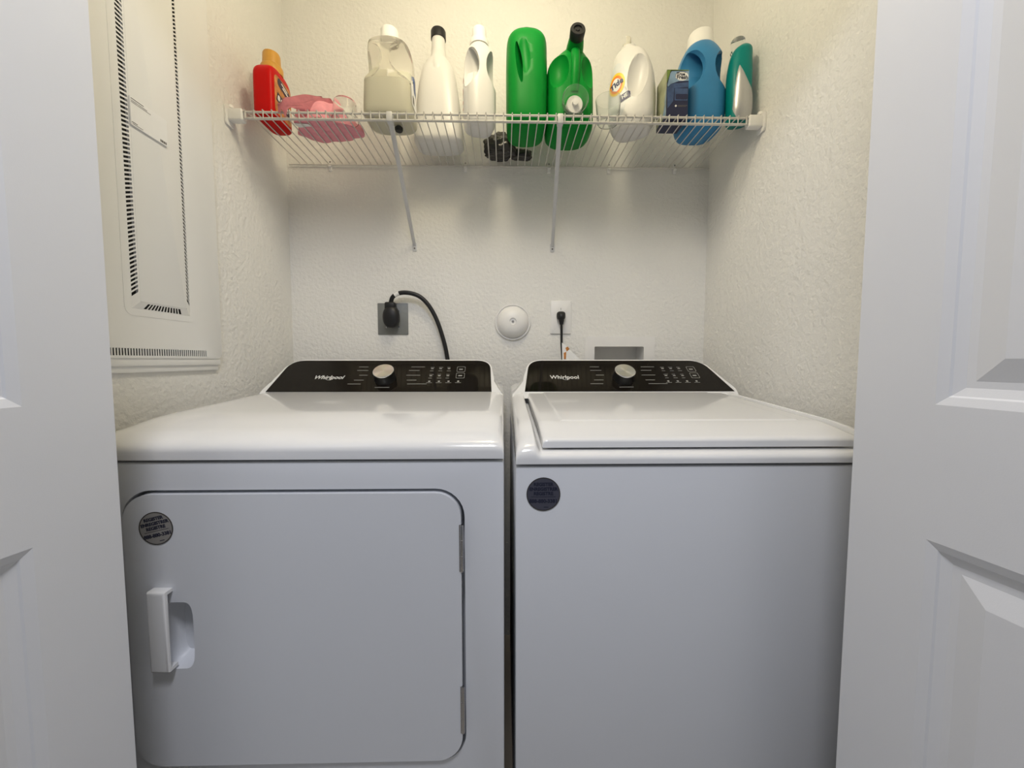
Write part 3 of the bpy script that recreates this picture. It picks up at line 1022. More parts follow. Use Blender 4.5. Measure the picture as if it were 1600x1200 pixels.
for x, xf in ((-0.3280, -0.3295), (0.163, 0.1785)):
    p, q = Vector((x, YFS + 0.010, ZS - 0.020)), Vector((xf, YW - 0.003, 1.503))
    d_ = (q - p).normalized()
    sx_ = Vector((1, 0, 0))
    up_ = sx_.cross(d_).normalized()
    b = bmesh.new()
    prof = [(-0.0068, 0.005), (-0.0068, -0.003), (-0.004, -0.005), (0.004, -0.005), (0.0068, -0.003), (0.0068, 0.005), (0.0052, 0.005), (0.0052, -0.0022), (-0.0052, -0.0022), (-0.0052, 0.005)]
    L0 = [b.verts.new(p + sx_ * a + up_ * c) for a, c in prof]
    L1 = [b.verts.new(q + sx_ * a * 0.8 + up_ * c * 0.7) for a, c in prof]
    for i in range(len(prof)):
        j = (i + 1) % len(prof)
        b.faces.new((L0[i], L0[j], L1[j], L1[i]))
    b.faces.new(L0)
    b.faces.new(L1[::-1])
    prism(rrect(xf - 0.008, xf + 0.008, 1.481, 1.512, 0.004, 4), YW - 0.003, YW, 0.001, 2, bm=b)
    # hook over the front rail
    box(x - 0.0085, x + 0.0085, YFS - 0.0075, YFS + 0.016, ZS - 0.0285, ZS - 0.0005, 0.003, 2, bm=b)
    br_ = obj('support_brace', b, 'brace', SH, True, angle=40)
    obj('screw', lathe([(0, 0), (0.0034, 0), (0.002, 0.0016), (0, 0.0016)], 10, axis_mx((xf, YW - 0.0028, 1.492), (0, -1, 0))), 'grey', br_, True)
    if x < 0:
        obj('clip_knob', lathe([(0, 0), (0.010, 0), (0.012, 0.004), (0.012, 0.010), (0.008, 0.014), (0, 0.014)], 20, axis_mx((x + 0.010, YFS + 0.062, ZS - 0.0176), (0, 0, 1))), 'rubber', br_, True, label='black round clip')


# ------------------------------------------------------------------ bottles and boxes on the shelf
def put(name, label, cat, x, y, rot=0.0):
    return thing(name, label, cat, (x, y, ZS), rot)


def cap(prof, m, parent, c=(0, 0, 0), n=32, ribs=0, name='cap', d=(0, 0, 1)):
    b = lathe(prof, n, axis_mx(c, d))
    if ribs:
        for i in range(ribs):
            a = 2 * math.pi * i / ribs
            r = max(p[0] for p in prof[1:-1])
            z0, z1 = prof[1][1], prof[-2][1]
            rr = min(prof[1][0], prof[-2][0])
            mx = axis_mx(c, d) @ Matrix.Rotation(a, 4, 'Z')
            merge(b, box(rr - 0.0006, rr + 0.0010, -0.0007, 0.0007, z0 + 0.001, z1 - 0.002), mx)
    return obj(name, b, m, parent)


def handle_bottle(rows, yf, zh0, zh1, bar, dep, hole):
    """carve a grip: two scoops at the front leave an upright bar, and a slot passes behind it.
    yf front y, zh0..zh1 grip heights, bar half width, dep depth of scoops, hole (y0, y1) of the slot"""
    b = loft(rows)
    zc, hz = (zh0 + zh1) / 2, (zh1 - zh0) / 2
    w_ = max(r[3] for r in rows)
    for s in (-1, 1):
        rx = w_ - bar + 0.012
        b = boolean(b, ellipsoid((s * (bar + rx), yf + dep * 0.25, zc), (rx, dep, hz)))
    slot = loft([(-0.2, 0, 0, (hole[1] - hole[0]) / 2, hz * 0.86, 2.2), (0.2, 0, 0, (hole[1] - hole[0]) / 2, hz * 0.86, 2.2)], 28, 1)
    bmesh.ops.transform(slot, matrix=Matrix.Translation((0, (hole[0] + hole[1]) / 2, zc)) @ Matrix.Rotation(R(90), 4, 'Y') @ Matrix.Rotation(R(90), 4, 'Z'), verts=slot.verts)
    return boolean(b, slot)


# red detergent bottle, narrow side to the front, label towards the room's middle
t = put('detergent_bottle', 'red plastic bottle with a golden cap beside the pink cloth', 'bottle', -0.700, 1.229)
b = loft([(0.0, 0, 0, 0.024, 0.046, 3.5), (0.006, 0, 0, 0.030, 0.054, 4.5), (0.02, 0, 0, 0.0315, 0.0565, 5), (0.10, 0, 0, 0.0315, 0.0565, 5), (0.130, 0, 0, 0.0310, 0.055, 5), (0.146, 0, 0, 0.0285, 0.047, 4), (0.153, 0, 0, 0.0245, 0.034, 3), (0.155, 0, 0, 0.020, 0.022, 2)], 56, 4)
body = obj('body', b, 'red', t, free=False)
for nm, m, poly, o_, kids in (('label', 'orange', rrect(-0.043, 0.043, 0.018, 0.128, 0.012, 4), 0.0006, True),):
    lb = obj('label', decal(flat(poly, 0.012), b, R(90), o_), m, t, label='orange printed side label')
    pk = flat(rrect(-0.034, 0.034, -0.013, 0.013, 0.010, 4), 0.012)
    bmesh.ops.transform(pk, matrix=Matrix.Translation((0.004, 0, 0.108)) @ Matrix.Rotation(R(14), 4, 'Y'), verts=pk.verts)
    obj('label_band', decal(pk, b, R(90), 0.0010), 'purple', lb)
    pk = flat(rrect(-0.036, 0.036, -0.014, 0.014, 0.003, 2), 0.012)
    bmesh.ops.transform(pk, matrix=Matrix.Translation((0, 0, 0.060)) @ Matrix.Rotation(R(14), 4, 'Y'), verts=pk.verts)
    obj('label_band', decal(pk, b, R(90), 0.0010), 'purple', lb)
    pk = bmesh.new()
    for x0_, x1_, z_, h_ in ((-0.022, 0.014, 0.112, 0.0045), (-0.014, 0.022, 0.104, 0.005)):
        merge(pk, flat([(x0_, z_), (x1_, z_), (x1_ - 0.003, z_ + h_), (x0_ + 0.003, z_ + h_)]))
    for i in range(4):
        merge(pk, flat(rrect(-0.028 + i * 0.0145, -0.017 + i * 0.0145, 0.052, 0.068, 0.004, 3)))
    bmesh.ops.rotate(pk, cent=(0, 0, 0.08), matrix=Matrix.Rotation(R(14), 3, 'Y'), verts=pk.verts)
    obj('label_print', decal(pk, b, R(90), 0.0014), 'whiteink', lb, smooth=False, kind='stuff')
b.free()
cap([(0, 0.148), (0.0300, 0.148), (0.0300, 0.168), (0.0285, 0.171), (0.0275, 0.173), (0, 0.173)], 'gold', t, ribs=0, name='collar')
cap([(0, 0.171), (0.0250, 0.171), (0.0235, 0.205), (0.0215, 0.210), (0, 0.210)], 'gold', t, ribs=26)

# pink cloth in a heap: a folded sheet laid over itself, one corner over the front rail
def ridge(x, y, pts, wd):
    best = 1e9
    for (ax, ay), (bx_, by_) in zip(pts, pts[1:]):
        dx, dy = bx_ - ax, by_ - ay
        tt = min(max(((x - ax) * dx + (y - ay) * dy) / (dx * dx + dy * dy), 0), 1)
        best = min(best, math.hypot(x - ax - tt * dx, y - ay - tt * dy))
    return math.exp(-(best / wd) ** 2)


def heap_z(x, y, rr):
    base = 0.060 * max(0.0, 1 - rr * rr) ** 0.40
    base *= 0.62 + 0.38 * ss(0.105, -0.02, x)
    k = ss(1.0, 0.75, rr)
    z = base
    z += k * 0.032 * ridge(x, y, [(-0.085, -0.045), (-0.045, -0.018), (-0.010, -0.010), (0.030, 0.005)], 0.018)
    z += k * 0.015 * ridge(x, y, [(-0.030, -0.050), (0.010, -0.035), (0.060, -0.030)], 0.013)
    z += k * 0.012 * ridge(x, y, [(-0.060, 0.030), (0.0, 0.040), (0.070, 0.020)], 0.016)
    z -= k * 0.010 * ridge(x, y, [(-0.070, -0.010), (-0.020, 0.020), (0.050, 0.045)], 0.008)
    z += k * 0.004 * math.sin(70 * x + 40 * y + 3 * noise.noise(Vector((x * 30, y * 30, 0))))
    return max(z, 0.0)


b = bmesh.new()
NA, NR = 72, 26
top, und = [], []
for i in range(NR + 1):
    rr = (i / NR)
    rt, ru = [], []
    for j in range(NA):
        a = 2 * math.pi * j / NA
        w_ = 1 + 0.10 * math.sin(3 * a + 1) + 0.06 * math.sin(7 * a) + 0.03 * math.sin(13 * a + 2)
        x, y = rr * 0.098 * w_ * math.cos(a), rr * 0.062 * w_ * math.sin(a)
        rt.append(b.verts.new((x, y, 0.004 + heap_z(x, y, rr))))
        ru.append(b.verts.new((x, y, 0.0005 + 0.0015 * (0.5 + 0.5 * math.sin(5 * a + 9 * rr)))))
    top.append(rt)
    und.append(ru)
for i in range(NR):
    for j in range(NA):
        k = (j + 1) % NA
        b.faces.new((top[i][j], top[i + 1][j], top[i + 1][k], top[i][k]))
        b.faces.new((und[i][j], und[i][k], und[i + 1][k], und[i + 1][j]))
for j in range(NA):
    k = (j + 1) % NA
    b.faces.new((top[NR][j], top[NR][k], und[NR][k], und[NR][j]))
bmesh.ops.remove_doubles(b, verts=b.verts, dist=1e-5)
t = put('cloth', 'crumpled pink cleaning cloth heaped on the shelf', 'cloth', -0.548, 1.252)
obj('heap', b, 'pink', t, angle=180)
b = bmesh.new()
N1, N2 = 22, 16
G = []
for i in range(N1 + 1):
    u = i / N1
    c = smoothpts([(-0.080, -0.107, -0.020), (-0.076, -0.107, 0.000), (-0.066, -0.100, 0.014), (-0.048, -0.078, 0.032), (-0.026, -0.050, 0.056), (0.010, -0.018, 0.074)], 8)
    p = c[min(int(u * (len(c) - 1)), len(c) - 1)]
    hw_ = 0.014 + 0.018 * ss(0, 0.6, u)
    row = []
    for j in range(N2 + 1):
        s_ = (j / N2 - 0.5) * 2
        arch = 0.012 * (1 - s_ * s_) + 0.0050 * math.sin(6 * s_ + 5 * u) + 0.003 * math.sin(15 * s_ - 9 * u)
        row.append(b.verts.new((p.x + s_ * hw_ * 0.80, p.y + s_ * hw_ * 0.50 * ss(0.15, 0.5, u) - 0.006 * (1 - s_ * s_), p.z + arch - 0.012 * s_ * s_ * ss(0.2, 0.6, u))))
    G.append(row)
for i in range(N1):
    for j in range(N2):
        b.faces.new((G[i][j], G[i + 1][j], G[i + 1][j + 1], G[i][j + 1]))
bmesh.ops.solidify(b, geom=b.faces[:], thickness=0.003)
obj('corner', b, 'pink', t, angle=180)
b = bmesh.new()
merge(b, flat([(-0.022, -0.013), (0.020, -0.010), (0.022, 0.008), (-0.018, 0.012)]))
r_ = bmesh.ops.extrude_face_region(b, geom=b.faces[:])
bmesh.ops.translate(b, vec=(0, 0.0012, 0), verts=[v for v in r_['geom'] if isinstance(v, bmesh.types.BMVert)])
bmesh.ops.transform(b, matrix=Matrix.Translation((-0.060, -0.030, 0.0015)) @ Matrix.Rotation(R(-84), 4, 'X'), verts=b.verts)
obj('care_tag', b, 'paper', t, smooth=False, label='white care tag')


def cup(name, label, x, y, r, hgt, m='clear', rot=0.0, taper=0.92, invert=False):
    t = put(name, label, 'cup', x, y, rot)
    pr = [(0, 0.0), (r * taper * 0.9, 0.0), (r * taper, 0.004), (r, hgt - 0.004), (r * 1.02, hgt), (r - 0.0005, hgt), (r - 0.0016, hgt - 0.004), (r * taper - 0.0016, 0.0056), (0, 0.004)]
    if invert:
        pr = [(a, hgt - z) for a, z in pr]
    obj('shell', lathe(pr, 40), m, t, angle=50)
    return t


cup('dosing_cup', 'clear plastic dosing cup upside down in front of the pink cloth', -0.470, 1.1935, 0.0365, 0.054, invert=True, taper=0.86)

# translucent jug
t = put('vinegar_jug', 'translucent jug half full of pale liquid with a white cap', 'jug', -0.3430, 1.222)
rows = [(0.0, 0, 0, 0.058, 0.046, 3.6), (0.008, 0, 0, 0.068, 0.056, 4), (0.03, 0, 0, 0.0725, 0.061, 4), (0.13, 0, 0, 0.0680, 0.061, 4), (0.18, 0, 0, 0.0665, 0.060, 4), (0.208, 0, 0, 0.0635, 0.057, 3.6), (0.226, 0, 0, 0.050, 0.048, 2.8), (0.234, 0, 0, 0.026, 0.028, 2), (0.242, 0, 0, 0.021, 0.021, 2), (0.250, 0, 0, 0.021, 0.021, 2)]
b = handle_bottle(rows, -0.061, 0.105, 0.226, 0.0095, 0.056, (-0.046, -0.012))
obj('body', b, 'milky', t, free=False, angle=60)
sidel = obj('label', decal(flat(rrect(-0.032, 0.036, 0.045, 0.150, 0.01, 4), 0.010), b, R(90), 0.0008, (0, 0)), 'whiteink', t, label='white and blue side label')
obj('label_patch', decal(flat(rrect(-0.004, 0.036, 0.098, 0.150, 0.008, 4), 0.010), b, R(90), 0.0013), 'blue_label', sidel)
obj('label_patch', decal(flat(rrect(-0.024, -0.008, 0.055, 0.078, 0.002, 2)), b, R(90), 0.0013), 'grey', sidel)
b.free()
lrows = [(0.004, 0, 0.003, 0.054, 0.042, 3.6), (0.012, 0, 0.003, 0.064, 0.052, 4), (0.03, 0, 0.003, 0.0690, 0.0565, 4), (0.110, 0, 0.004, 0.0655, 0.0555, 4), (0.112, 0, 0.012, 0.0650, 0.047, 4), (0.154, 0, 0.022, 0.0630, 0.036, 4)]
obj('liquid', loft(lrows, 40, 2), 'liquid', t, angle=60)
cap([(0, 0.243), (0.0275, 0.243), (0.0275, 0.250), (0.0262, 0.252), (0.0255, 0.274), (0.0235, 0.277), (0, 0.277)], 'capwhite', t, ribs=30)

# white long-necked bottle with black cap
t = put('cleaner_bottle', 'white long-necked bottle with a small black cap', 'bottle', -0.2170, 1.345)
rows = [(0.0, 0, 0, 0.064, 0.042, 3.6), (0.010, 0, 0, 0.078, 0.054, 3.8), (0.03, 0, 0, 0.0805, 0.058, 3.8), (0.115, 0, 0, 0.0720, 0.056, 3.6), (0.18, 0, 0, 0.0640, 0.052, 3.4), (0.235, 0, 0, 0.0540, 0.046, 3.0), (0.268, 0, 0, 0.0400, 0.038, 2.4), (0.290, 0, 0, 0.0262, 0.0275, 2), (0.315, 0, 0, 0.0238, 0.0245, 2), (0.352, 0, 0, 0.0210, 0.0210, 2), (0.356, 0, 0, 0.018, 0.018, 2)]
b = loft(rows)
nk = loft([(0.205, 0, -0.030, 0.006, 0.010, 2), (0.235, 0, -0.026, 0.0195, 0.022, 2), (0.265, 0, -0.016, 0.0255, 0.026, 2), (0.290, 0, -0.004, 0.0258, 0.0265, 2), (0.312, 0, 0, 0.0235, 0.0235, 2)], 32, 4)
b = boolean(b, nk, 'UNION')
obj('body', b, 'bottlew', t, free=False, angle=38)
sl_ = obj('label', decal(flat(rrect(-0.034, 0.034, 0.07, 0.205, 0.014, 4), 0.010), b, R(-90), 0.0006), 'paper', t)
obj('label_patch', decal(flat(rrect(-0.032, 0.010, 0.105, 0.20, 0.010, 4), 0.010), b, R(-90), 0.0012), 'pinkprint', sl_)
b.free()
cap([(0, 0.350), (0.0245, 0.350), (0.0245, 0.374), (0.0225, 0.378), (0, 0.378)], 'rubber', t, ribs=28)

# small white bottle
t = put('softener_bottle', 'slim white bottle with a handle and tall white cap', 'bottle', -0.0760, 1.245, R(17))
rows = [(0.0, 0, 0, 0.032, 0.030, 2.8), (0.008, 0, 0, 0.042, 0.041, 3), (0.03, 0, 0, 0.0470, 0.047, 3.0), (0.12, 0, 0, 0.0480, 0.048, 3.0), (0.19, 0, 0, 0.0450, 0.046, 2.8), (0.225, 0, 0, 0.0400, 0.041, 2.6), (0.244, 0, 0, 0.0310, 0.031, 2.2), (0.253, 0, 0, 0.0240, 0.024, 2), (0.262, 0, 0, 0.021, 0.021, 2)]
b = handle_bottle(rows, -0.048, 0.108, 0.236, 0.0085, 0.046, (-0.034, -0.010))
obj('body', b, 'bottlew', t, free=False, angle=60)
sl_ = obj('label', decal(flat(rrect(-0.032, 0.032, 0.03, 0.170, 0.010, 4), 0.010), b, R(-92), 0.0006), 'paper', t)
pk = bmesh.new()
for a, z, r1, r2 in ((-0.018, 0.118, 0.012, 0.012), (-0.014, 0.085, 0.010, 0.006), (-0.012, 0.066, 0.007, 0.004), (-0.016, 0.050, 0.009, 0.007), (-0.010, 0.150, 0.006, 0.009)):
    merge(pk, flat(ellipse(a, z, r1, r2, 14)))
obj('label_print', decal(pk, b, R(-92), 0.0012), 'pinkprint', sl_, kind='stuff')
b.free()
cap([(0, 0.252), (0.0290, 0.252), (0.0290, 0.264), (0.0270, 0.268), (0.0225, 0.270), (0.0212, 0.300), (0.0195, 0.303), (0, 0.303)], 'capwhite', t, ribs=24)

# crumpled dark bag against the wall
def crumple(rx, ry, rz, seed, sub=4):
    b = bmesh.new()
    bmesh.ops.create_icosphere(b, subdivisions=sub, radius=1)
    o = Vector((seed, seed * 2.3, 1.7))
    for v in b.verts:
        p = v.co.copy()
        cell = noise.voronoi(p * 1.7 + o)[0]
        k = 1 + 0.22 * noise.noise(p * 1.3 + o) - 0.38 * (cell[1] - cell[0] < 0.25) * (0.25 - (cell[1] - cell[0])) + 0.10 * noise.noise(p * 3.0 + o)
        v.co = Vector((p.x * rx, p.y * ry, max(p.z, -0.45) * rz)) * k
    zm = min(v.co.z for v in b.verts)
    bmesh.ops.translate(b, vec=(0, 0, -zm), verts=b.verts)
    return b


b = crumple(0.060, 0.046, 0.050, 3.0, 5)
tw = crumple(0.042, 0.022, 0.022, 8.0, 4)
bmesh.ops.translate(tw, vec=(0.076, 0.012, 0.0), verts=tw.verts)
b = boolean(b, tw, 'UNION')
one('plastic_bag', merge(bmesh.new(), b, Matrix.Translation((-0.016, 1.388, ZS))), 'bag', 'crumpled dark grey plastic bag on the shelf by the back wall', 'bag', (-0.016, 1.388, ZS), angle=50)

# green jug with side handle
t = put('detergent_jug', 'green rounded jug with side handle and flat cap', 'jug', 0.0700, 1.268)
rows = [(0.0, 0, 0, 0.046, 0.058, 3.0), (0.010, 0, 0, 0.057, 0.072, 3.2), (0.035, 0, 0, 0.0620, 0.079, 3.4), (0.15, 0, 0, 0.0635, 0.080, 3.4), (0.22, 0, 0, 0.0628, 0.079, 3.2), (0.256, 0, 0, 0.0615, 0.075, 3.2), (0.276, 0, 0, 0.0565, 0.066, 2.9), (0.289, 0, 0, 0.046, 0.052, 2.5), (0.295, 0, 0, 0.034, 0.036, 2)]
b = loft(rows)
g = ellipsoid((-0.030, -0.086, 0.172), (0.0085, 0.050, 0.062), Matrix.Rotation(R(-9), 4, 'Y') @ Matrix.Rotation(R(-28), 4, 'Z'))
b = boolean(b, g)
g = ellipsoid((-0.010, -0.096, 0.195), (0.024, 0.024, 0.075), Matrix.Rotation(R(-6), 4, 'Y'))
b = boolean(b, g)
obj('body', b, 'green', t, angle=50)
cap([(0, 0.289), (0.0340, 0.289), (0.0340, 0.304), (0.0320, 0.307), (0, 0.307)], 'darkgreen', t, ribs=30)

# green jug with forward neck, spigot and clear cup
t = put('dispenser_jug', 'green jug with a forward black-capped neck and a clear cup on its spigot', 'jug', 0.2060, 1.283)
rows = [(0.0, 0, 0, 0.056, 0.060, 3.0), (0.010, 0, 0, 0.067, 0.072, 3.2), (0.035, 0, 0, 0.0740, 0.079, 3.4), (0.15, 0, 0, 0.0725, 0.079, 3.2), (0.198, 0, 0, 0.0690, 0.075, 3.0), (0.224, 0.004, 0, 0.0560, 0.062, 2.6), (0.246, 0.009, -0.010, 0.0340, 0.044, 2.2), (0.258, 0.012, -0.020, 0.0200, 0.026, 2)]
b = loft(rows)
for s, cx_ in ((-1, -0.036), (1, 0.052)):
    b = boolean(b, ellipsoid((cx_ + s * 0.010, -0.080, 0.170), (0.036, 0.036, 0.058)))
nk = tube(smoothpts([(0.010, 0.010, 0.216), (0.0115, -0.030, 0.238), (0.011, -0.066, 0.246), (0.010, -0.086, 0.249)], 5), [0.032 - 0.0008 * i for i in range(16)], 24)
b = boolean(b, nk, 'UNION')
hb = tube(smoothpts([(0.011, -0.052, 0.240), (0.010, -0.072, 0.212), (0.008, -0.080, 0.165), (0.006, -0.072, 0.100)], 5), 0.0135, 16)
b = boolean(b, hb, 'UNION')
obj('body', b, 'green', t, angle=50)
cap([(0, 0.0), (0.0215, 0.0), (0.0225, 0.022), (0.0205, 0.026), (0.0125, 0.026), (0.0115, 0.022), (0.006, 0.022), (0.005, 0.024), (0, 0.024)], 'rubber', t, (0.010, -0.084, 0.249), d=(0, -0.97, 0.22))
sp = cap([(0, -0.02), (0.0245, -0.02), (0.0245, 0.014), (0.0225, 0.018), (0, 0.018)], 'capwhite', t, (0.004, -0.082, 0.052), d=(0, -0.95, -0.16), name='spigot')
merge_b = lathe([(0, 0.0), (0.009, 0.0), (0.0085, 0.012), (0, 0.013)], 20, axis_mx((0.004, -0.098, 0.052), (0, -0.95, -0.16)))
obj('button', merge_b, 'capwhite', sp)
cm = axis_mx((0.003, -0.090, 0.057), (0, -0.95, -0.16))
obj('measuring_cup', lathe([(0.0385, 0.028), (0.0375, 0.026), (0.0360, 0.0), (0.034, -0.004), (0.0262, -0.004), (0.0262, -0.0025), (0.0335, -0.0025), (0.0347, 0.001), (0.0362, 0.027), (0.0372, 0.0285), (0.0385, 0.028)], 40, cm), 'cloudy', t, angle=50, label='clear cup over the spigot')

# white detergent bottle with oval label
t = put('laundry_bottle', 'white bottle with a round orange and yellow logo and open spout', 'bottle', 0.4020, 1.252, R(-28))
rows = [(0.0, 0, 0, 0.046, 0.034, 2.8), (0.010, 0, 0, 0.058, 0.045, 3), (0.04, 0, 0, 0.0690, 0.053, 3.2), (0.11, 0, 0, 0.0700, 0.054, 3.2), (0.17, 0, 0, 0.0640, 0.052, 3.0), (0.215, -0.004, 0, 0.0540, 0.047, 2.8), (0.240, -0.008, 0, 0.0420, 0.038, 2.5), (0.252, -0.012, 0, 0.028, 0.028, 2.1), (0.258, -0.012, 0, 0.024, 0.024, 2)]
b = loft(rows, 56)
b = boolean(b, ellipsoid((0.028, -0.070, 0.150), (0.036, 0.042, 0.076), Matrix.Rotation(R(8), 4, 'Y')))
body = b
obj('body', b, 'bottlew', t, free=False, angle=50)
LA = R(-16)
lb = obj('label', decal(flat(ellipse(-0.022, 0.112, 0.034, 0.086, 36), 0.008), b, LA, 0.0006), 'lab_grey', t, label='silver oval label')
def lq(bm_, m, name='label_print', off=0.0012, sm=False):
    return obj(name, decal(bm_, body, LA, off), m, lb, smooth=sm)
lcx, lcz = -0.022, 0.134
lq(flat(ellipse(lcx, lcz, 0.0265, 0.034, 28), 0.008), 'yellow', off=0.0012)
lq(flat(ellipse(lcx - 0.001, lcz - 0.001, 0.0205, 0.027, 28), 0.008), 'orange2', off=0.0017)
lq(flat(ellipse(lcx - 0.001, lcz - 0.002, 0.0150, 0.020, 24), 0.008), 'whiteink', off=0.0021)
lq(text('Tide', 0.0235, 0.0008, 0.0002, 0.15, Matrix.Translation((lcx, 0, lcz - 0.001)) @ Matrix.Rotation(R(-24), 4, 'Y')), 'navy', off=0.0026)
hp = flat([(-0.016, -0.010), (0.014, -0.010), (0.017, 0.010), (-0.013, 0.010)], 0.01)
bmesh.ops.transform(hp, matrix=Matrix.Translation((0.004, 0, 0.090)) @ Matrix.Rotation(R(-22), 4, 'Y'), verts=hp.verts)
lq(hp, 'navy', off=0.0014)
lq(text('HE', 0.015, 0.0004, 0.0002, 0.15, Matrix.Translation((0.004, 0, 0.090)) @ Matrix.Rotation(R(-22), 4, 'Y')), 'lab_grey', off=0.0022)
b.free()
cap([(0.0245, 0.250), (0.0245, 0.262), (0.0225, 0.262), (0.0225, 0.256), (0, 0.256)], 'bottlew', t, (-0.012, 0, 0), name='neck_ring')
b = bmesh.new()
for i in range(9):
    pass
sp_ = lathe([(0.0135, 0.252), (0.0125, 0.296), (0.0110, 0.296), (0.0118, 0.254), (0.0135, 0.252)], 24, Matrix.Translation((-0.018, 0, 0)))
sp_ = boolean(sp_, box(-0.05, -0.018, -0.05, 0.05, 0.276, 0.31))
b.free()
obj('spout', sp_, 'milky', t, angle=50)

cup('measuring_cup', 'cloudy clear cup beside the white bottle with the round logo', 0.3125, 1.1945, 0.0370, 0.070, m='cloudy', taper=0.86)

# dryer sheet carton
CX0, CX1, CY0, CY1, CZ1 = 0.4765, 0.5410, 1.166, 1.240, 0.1385
t = put('dryer_sheet_box', 'small navy and green dryer sheet carton leaning by the blue bottle', 'box', (CX0 + CX1) / 2, (CY0 + CY1) / 2)
hw, hd = (CX1 - CX0) / 2, (CY1 - CY0) / 2
crt = obj('carton', box(-hw, hw, -hd, hd, 0, CZ1, 0.0006, 1), 'carton', t)
def card(poly, m, y, name='carton_print', sm=False):
    return obj(name, prism(poly, -hd - y, -hd), m, crt, smooth=sm)
card([(-hw, 0.137), (-hw, 0.100), (-hw + 0.010, 0.132), (-hw + 0.012, 0.138), (hw, 0.138), (hw, 0.136)], 'lime', 0.0003)
card([(-hw + 0.010, 0.128), (-hw + 0.014, 0.134), (hw, 0.135), (hw, 0.108), (hw - 0.03, 0.106), (-hw + 0.012, 0.098), (-hw + 0.004, 0.086), (-hw + 0.002, 0.095)], 'sky', 0.0004)
card([(-hw + 0.001, 0.088), (-hw + 0.012, 0.098), (hw, 0.104), (hw, 0.090), (-hw + 0.022, 0.086), (-hw + 0.020, 0.050), (-hw + 0.004, 0.030)], 'midblue', 0.0004)
card(rrect(-hw + 0.022, hw - 0.002, 0.092, 0.100, 0.001, 2), 'midblue', 0.0006)
card(rrect(-hw + 0.024, hw - 0.002, 0.052, 0.086, 0.002, 2), 'midblue', 0.0005)
card(rrect(-hw + 0.027, hw - 0.002, 0.055, 0.070, 0.003, 3), 'carton', 0.0008)
card([(-hw + 0.028, 0.040), (-hw + 0.0315, 0.0365), (-hw + 0.028, 0.033), (-hw + 0.0245, 0.0365)], 'whiteink', 0.0006)
pt = bmesh.new()
box(-hw + 0.034, hw - 0.003, -hd - 0.0007, -hd, 0.0375, 0.0385, bm=pt)
box(-hw + 0.034, hw - 0.006, -hd - 0.0007, -hd, 0.0345, 0.0353, bm=pt)
obj('carton_print', pt, 'grey', crt, smooth=False)
card(ellipse(0.0115, 0.1205, 0.0195, 0.0130, 28), 'whiteink', 0.0006)
pt = text('True', 0.0125, 0.0004, 0.0003, 0.05, Matrix.Translation((0.008, -hd - 0.0009, 0.1255)))
text('Fresh', 0.0150, 0.0004, 0.0003, 0.05, Matrix.Translation((0.0125, -hd - 0.0009, 0.1165)), pt)
tube([(0.0115 + 0.0185 * math.cos(R(a)), -hd - 0.0008, 0.1205 + 0.0122 * math.sin(R(a))) for a in range(50, 200, 12)], 0.0006, 5, bm=pt)
obj('lettering', pt, 'ink', crt, smooth=False, label='dark lettering reading True Fresh')
sd = bmesh.new()
sd.faces.new([sd.verts.new(p) for p in ((-hw - 0.0003, -hd, 0.010), (-hw - 0.0003, hd, 0.010), (-hw - 0.0003, hd, 0.137), (-hw - 0.0003, -hd, 0.137))])
obj('carton_print', sd, 'cartonside', crt, smooth=False)
sd = bmesh.new()
for z0_, z1_, y0_, y1_ in ((0.012, 0.060, -0.036, -0.008), (0.050, 0.092, -0.036, -0.024)):
    sd.faces.new([sd.verts.new(p) for p in ((-hw - 0.0005, y0_, z0_), (-hw - 0.0005, y1_, z0_), (-hw - 0.0005, y0_, z1_))])
obj('carton_print', sd, 'sky', crt, smooth=False)

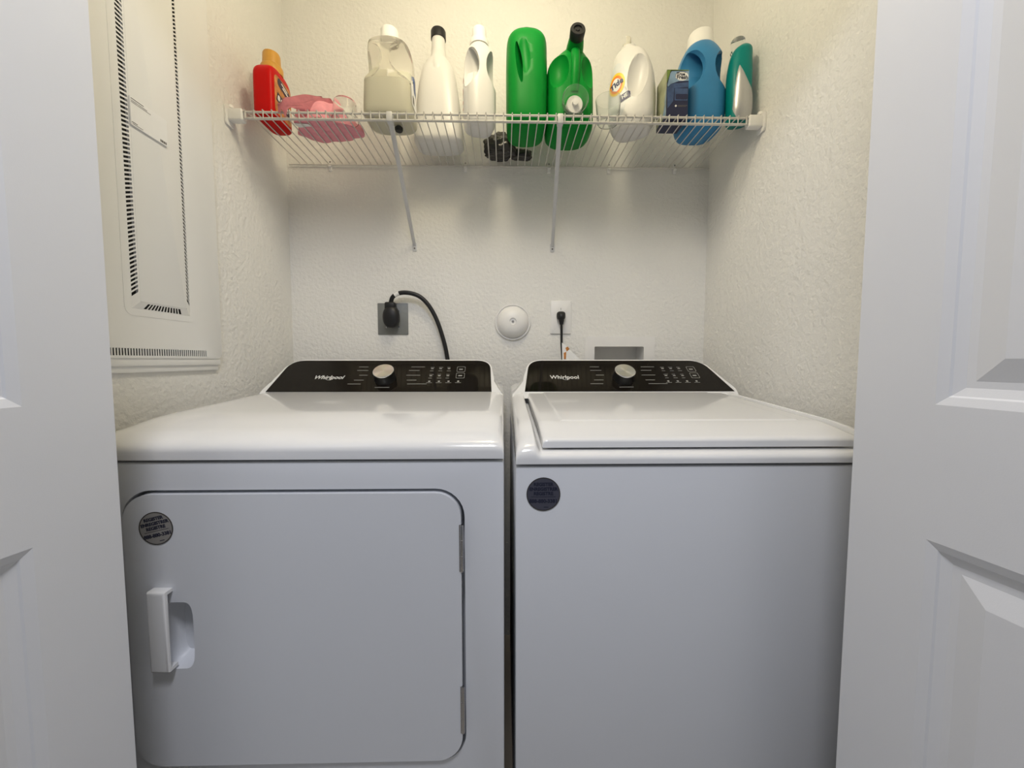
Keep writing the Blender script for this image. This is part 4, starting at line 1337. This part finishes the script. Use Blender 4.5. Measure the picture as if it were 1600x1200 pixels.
# blue bottle
t = put('fabric_softener', 'blue bottle with an open grip handle and large white cap', 'bottle', 0.6170, 1.258, R(0))
rows = [(0.0, 0, 0, 0.046, 0.046, 3.0), (0.010, 0, 0, 0.058, 0.058, 3.2), (0.04, 0, 0, 0.0670, 0.066, 3.2), (0.11, 0, 0, 0.0690, 0.068, 3.0), (0.18, 0, 0, 0.0670, 0.067, 2.8), (0.225, 0, 0, 0.0600, 0.060, 2.6), (0.255, 0, 0, 0.0470, 0.047, 2.3), (0.270, 0, 0, 0.036, 0.036, 2), (0.275, 0, 0, 0.030, 0.030, 2)]
b = handle_bottle(rows, -0.068, 0.108, 0.240, 0.012, 0.056, (-0.048, -0.014))
obj('body', b, 'blue', t, angle=55)
cap([(0, 0.266), (0.0395, 0.266), (0.0395, 0.276), (0.0378, 0.279), (0.0370, 0.300), (0.0330, 0.309), (0.022, 0.313), (0, 0.314)], 'capwhite', t, ribs=40)

# teal and silver bottle by the right wall
t = put('scent_bottle', 'teal and silver bottle with a clear cap beside the blue bottle', 'bottle', 0.7030, 1.189, R(-12))
rows = [(0.0, 0, 0, 0.026, 0.026, 2.6), (0.008, 0, 0, 0.030, 0.031, 2.8), (0.05, 0, 0, 0.0320, 0.033, 2.8), (0.13, 0, 0, 0.0330, 0.033, 2.6), (0.18, 0.002, 0, 0.0300, 0.031, 2.4), (0.206, 0.006, 0, 0.0260, 0.028, 2.2), (0.218, 0.010, 0, 0.0160, 0.018, 2), (0.221, 0.010, 0, 0.012, 0.014, 2)]
obj('body', loft(rows), 'teal', t, angle=60)
rows = [(0.001, 0.003, -0.008, 0.026, 0.024, 2.4), (0.03, 0.003, -0.012, 0.0305, 0.0260, 2.2), (0.070, 0.003, -0.014, 0.0295, 0.0250, 2.0), (0.095, 0.000, -0.016, 0.0250, 0.0230, 1.9), (0.130, -0.006, -0.018, 0.0140, 0.0190, 1.8), (0.156, -0.010, -0.016, 0.0030, 0.0140, 1.8)]
obj('grip', loft(rows), 'silverpl', t, angle=60, label='silver front grip')
cap([(0, 0.212), (0.0200, 0.212), (0.0190, 0.243), (0.0170, 0.246), (0, 0.246)], 'clear', t, (-0.004, 0.006, 0))
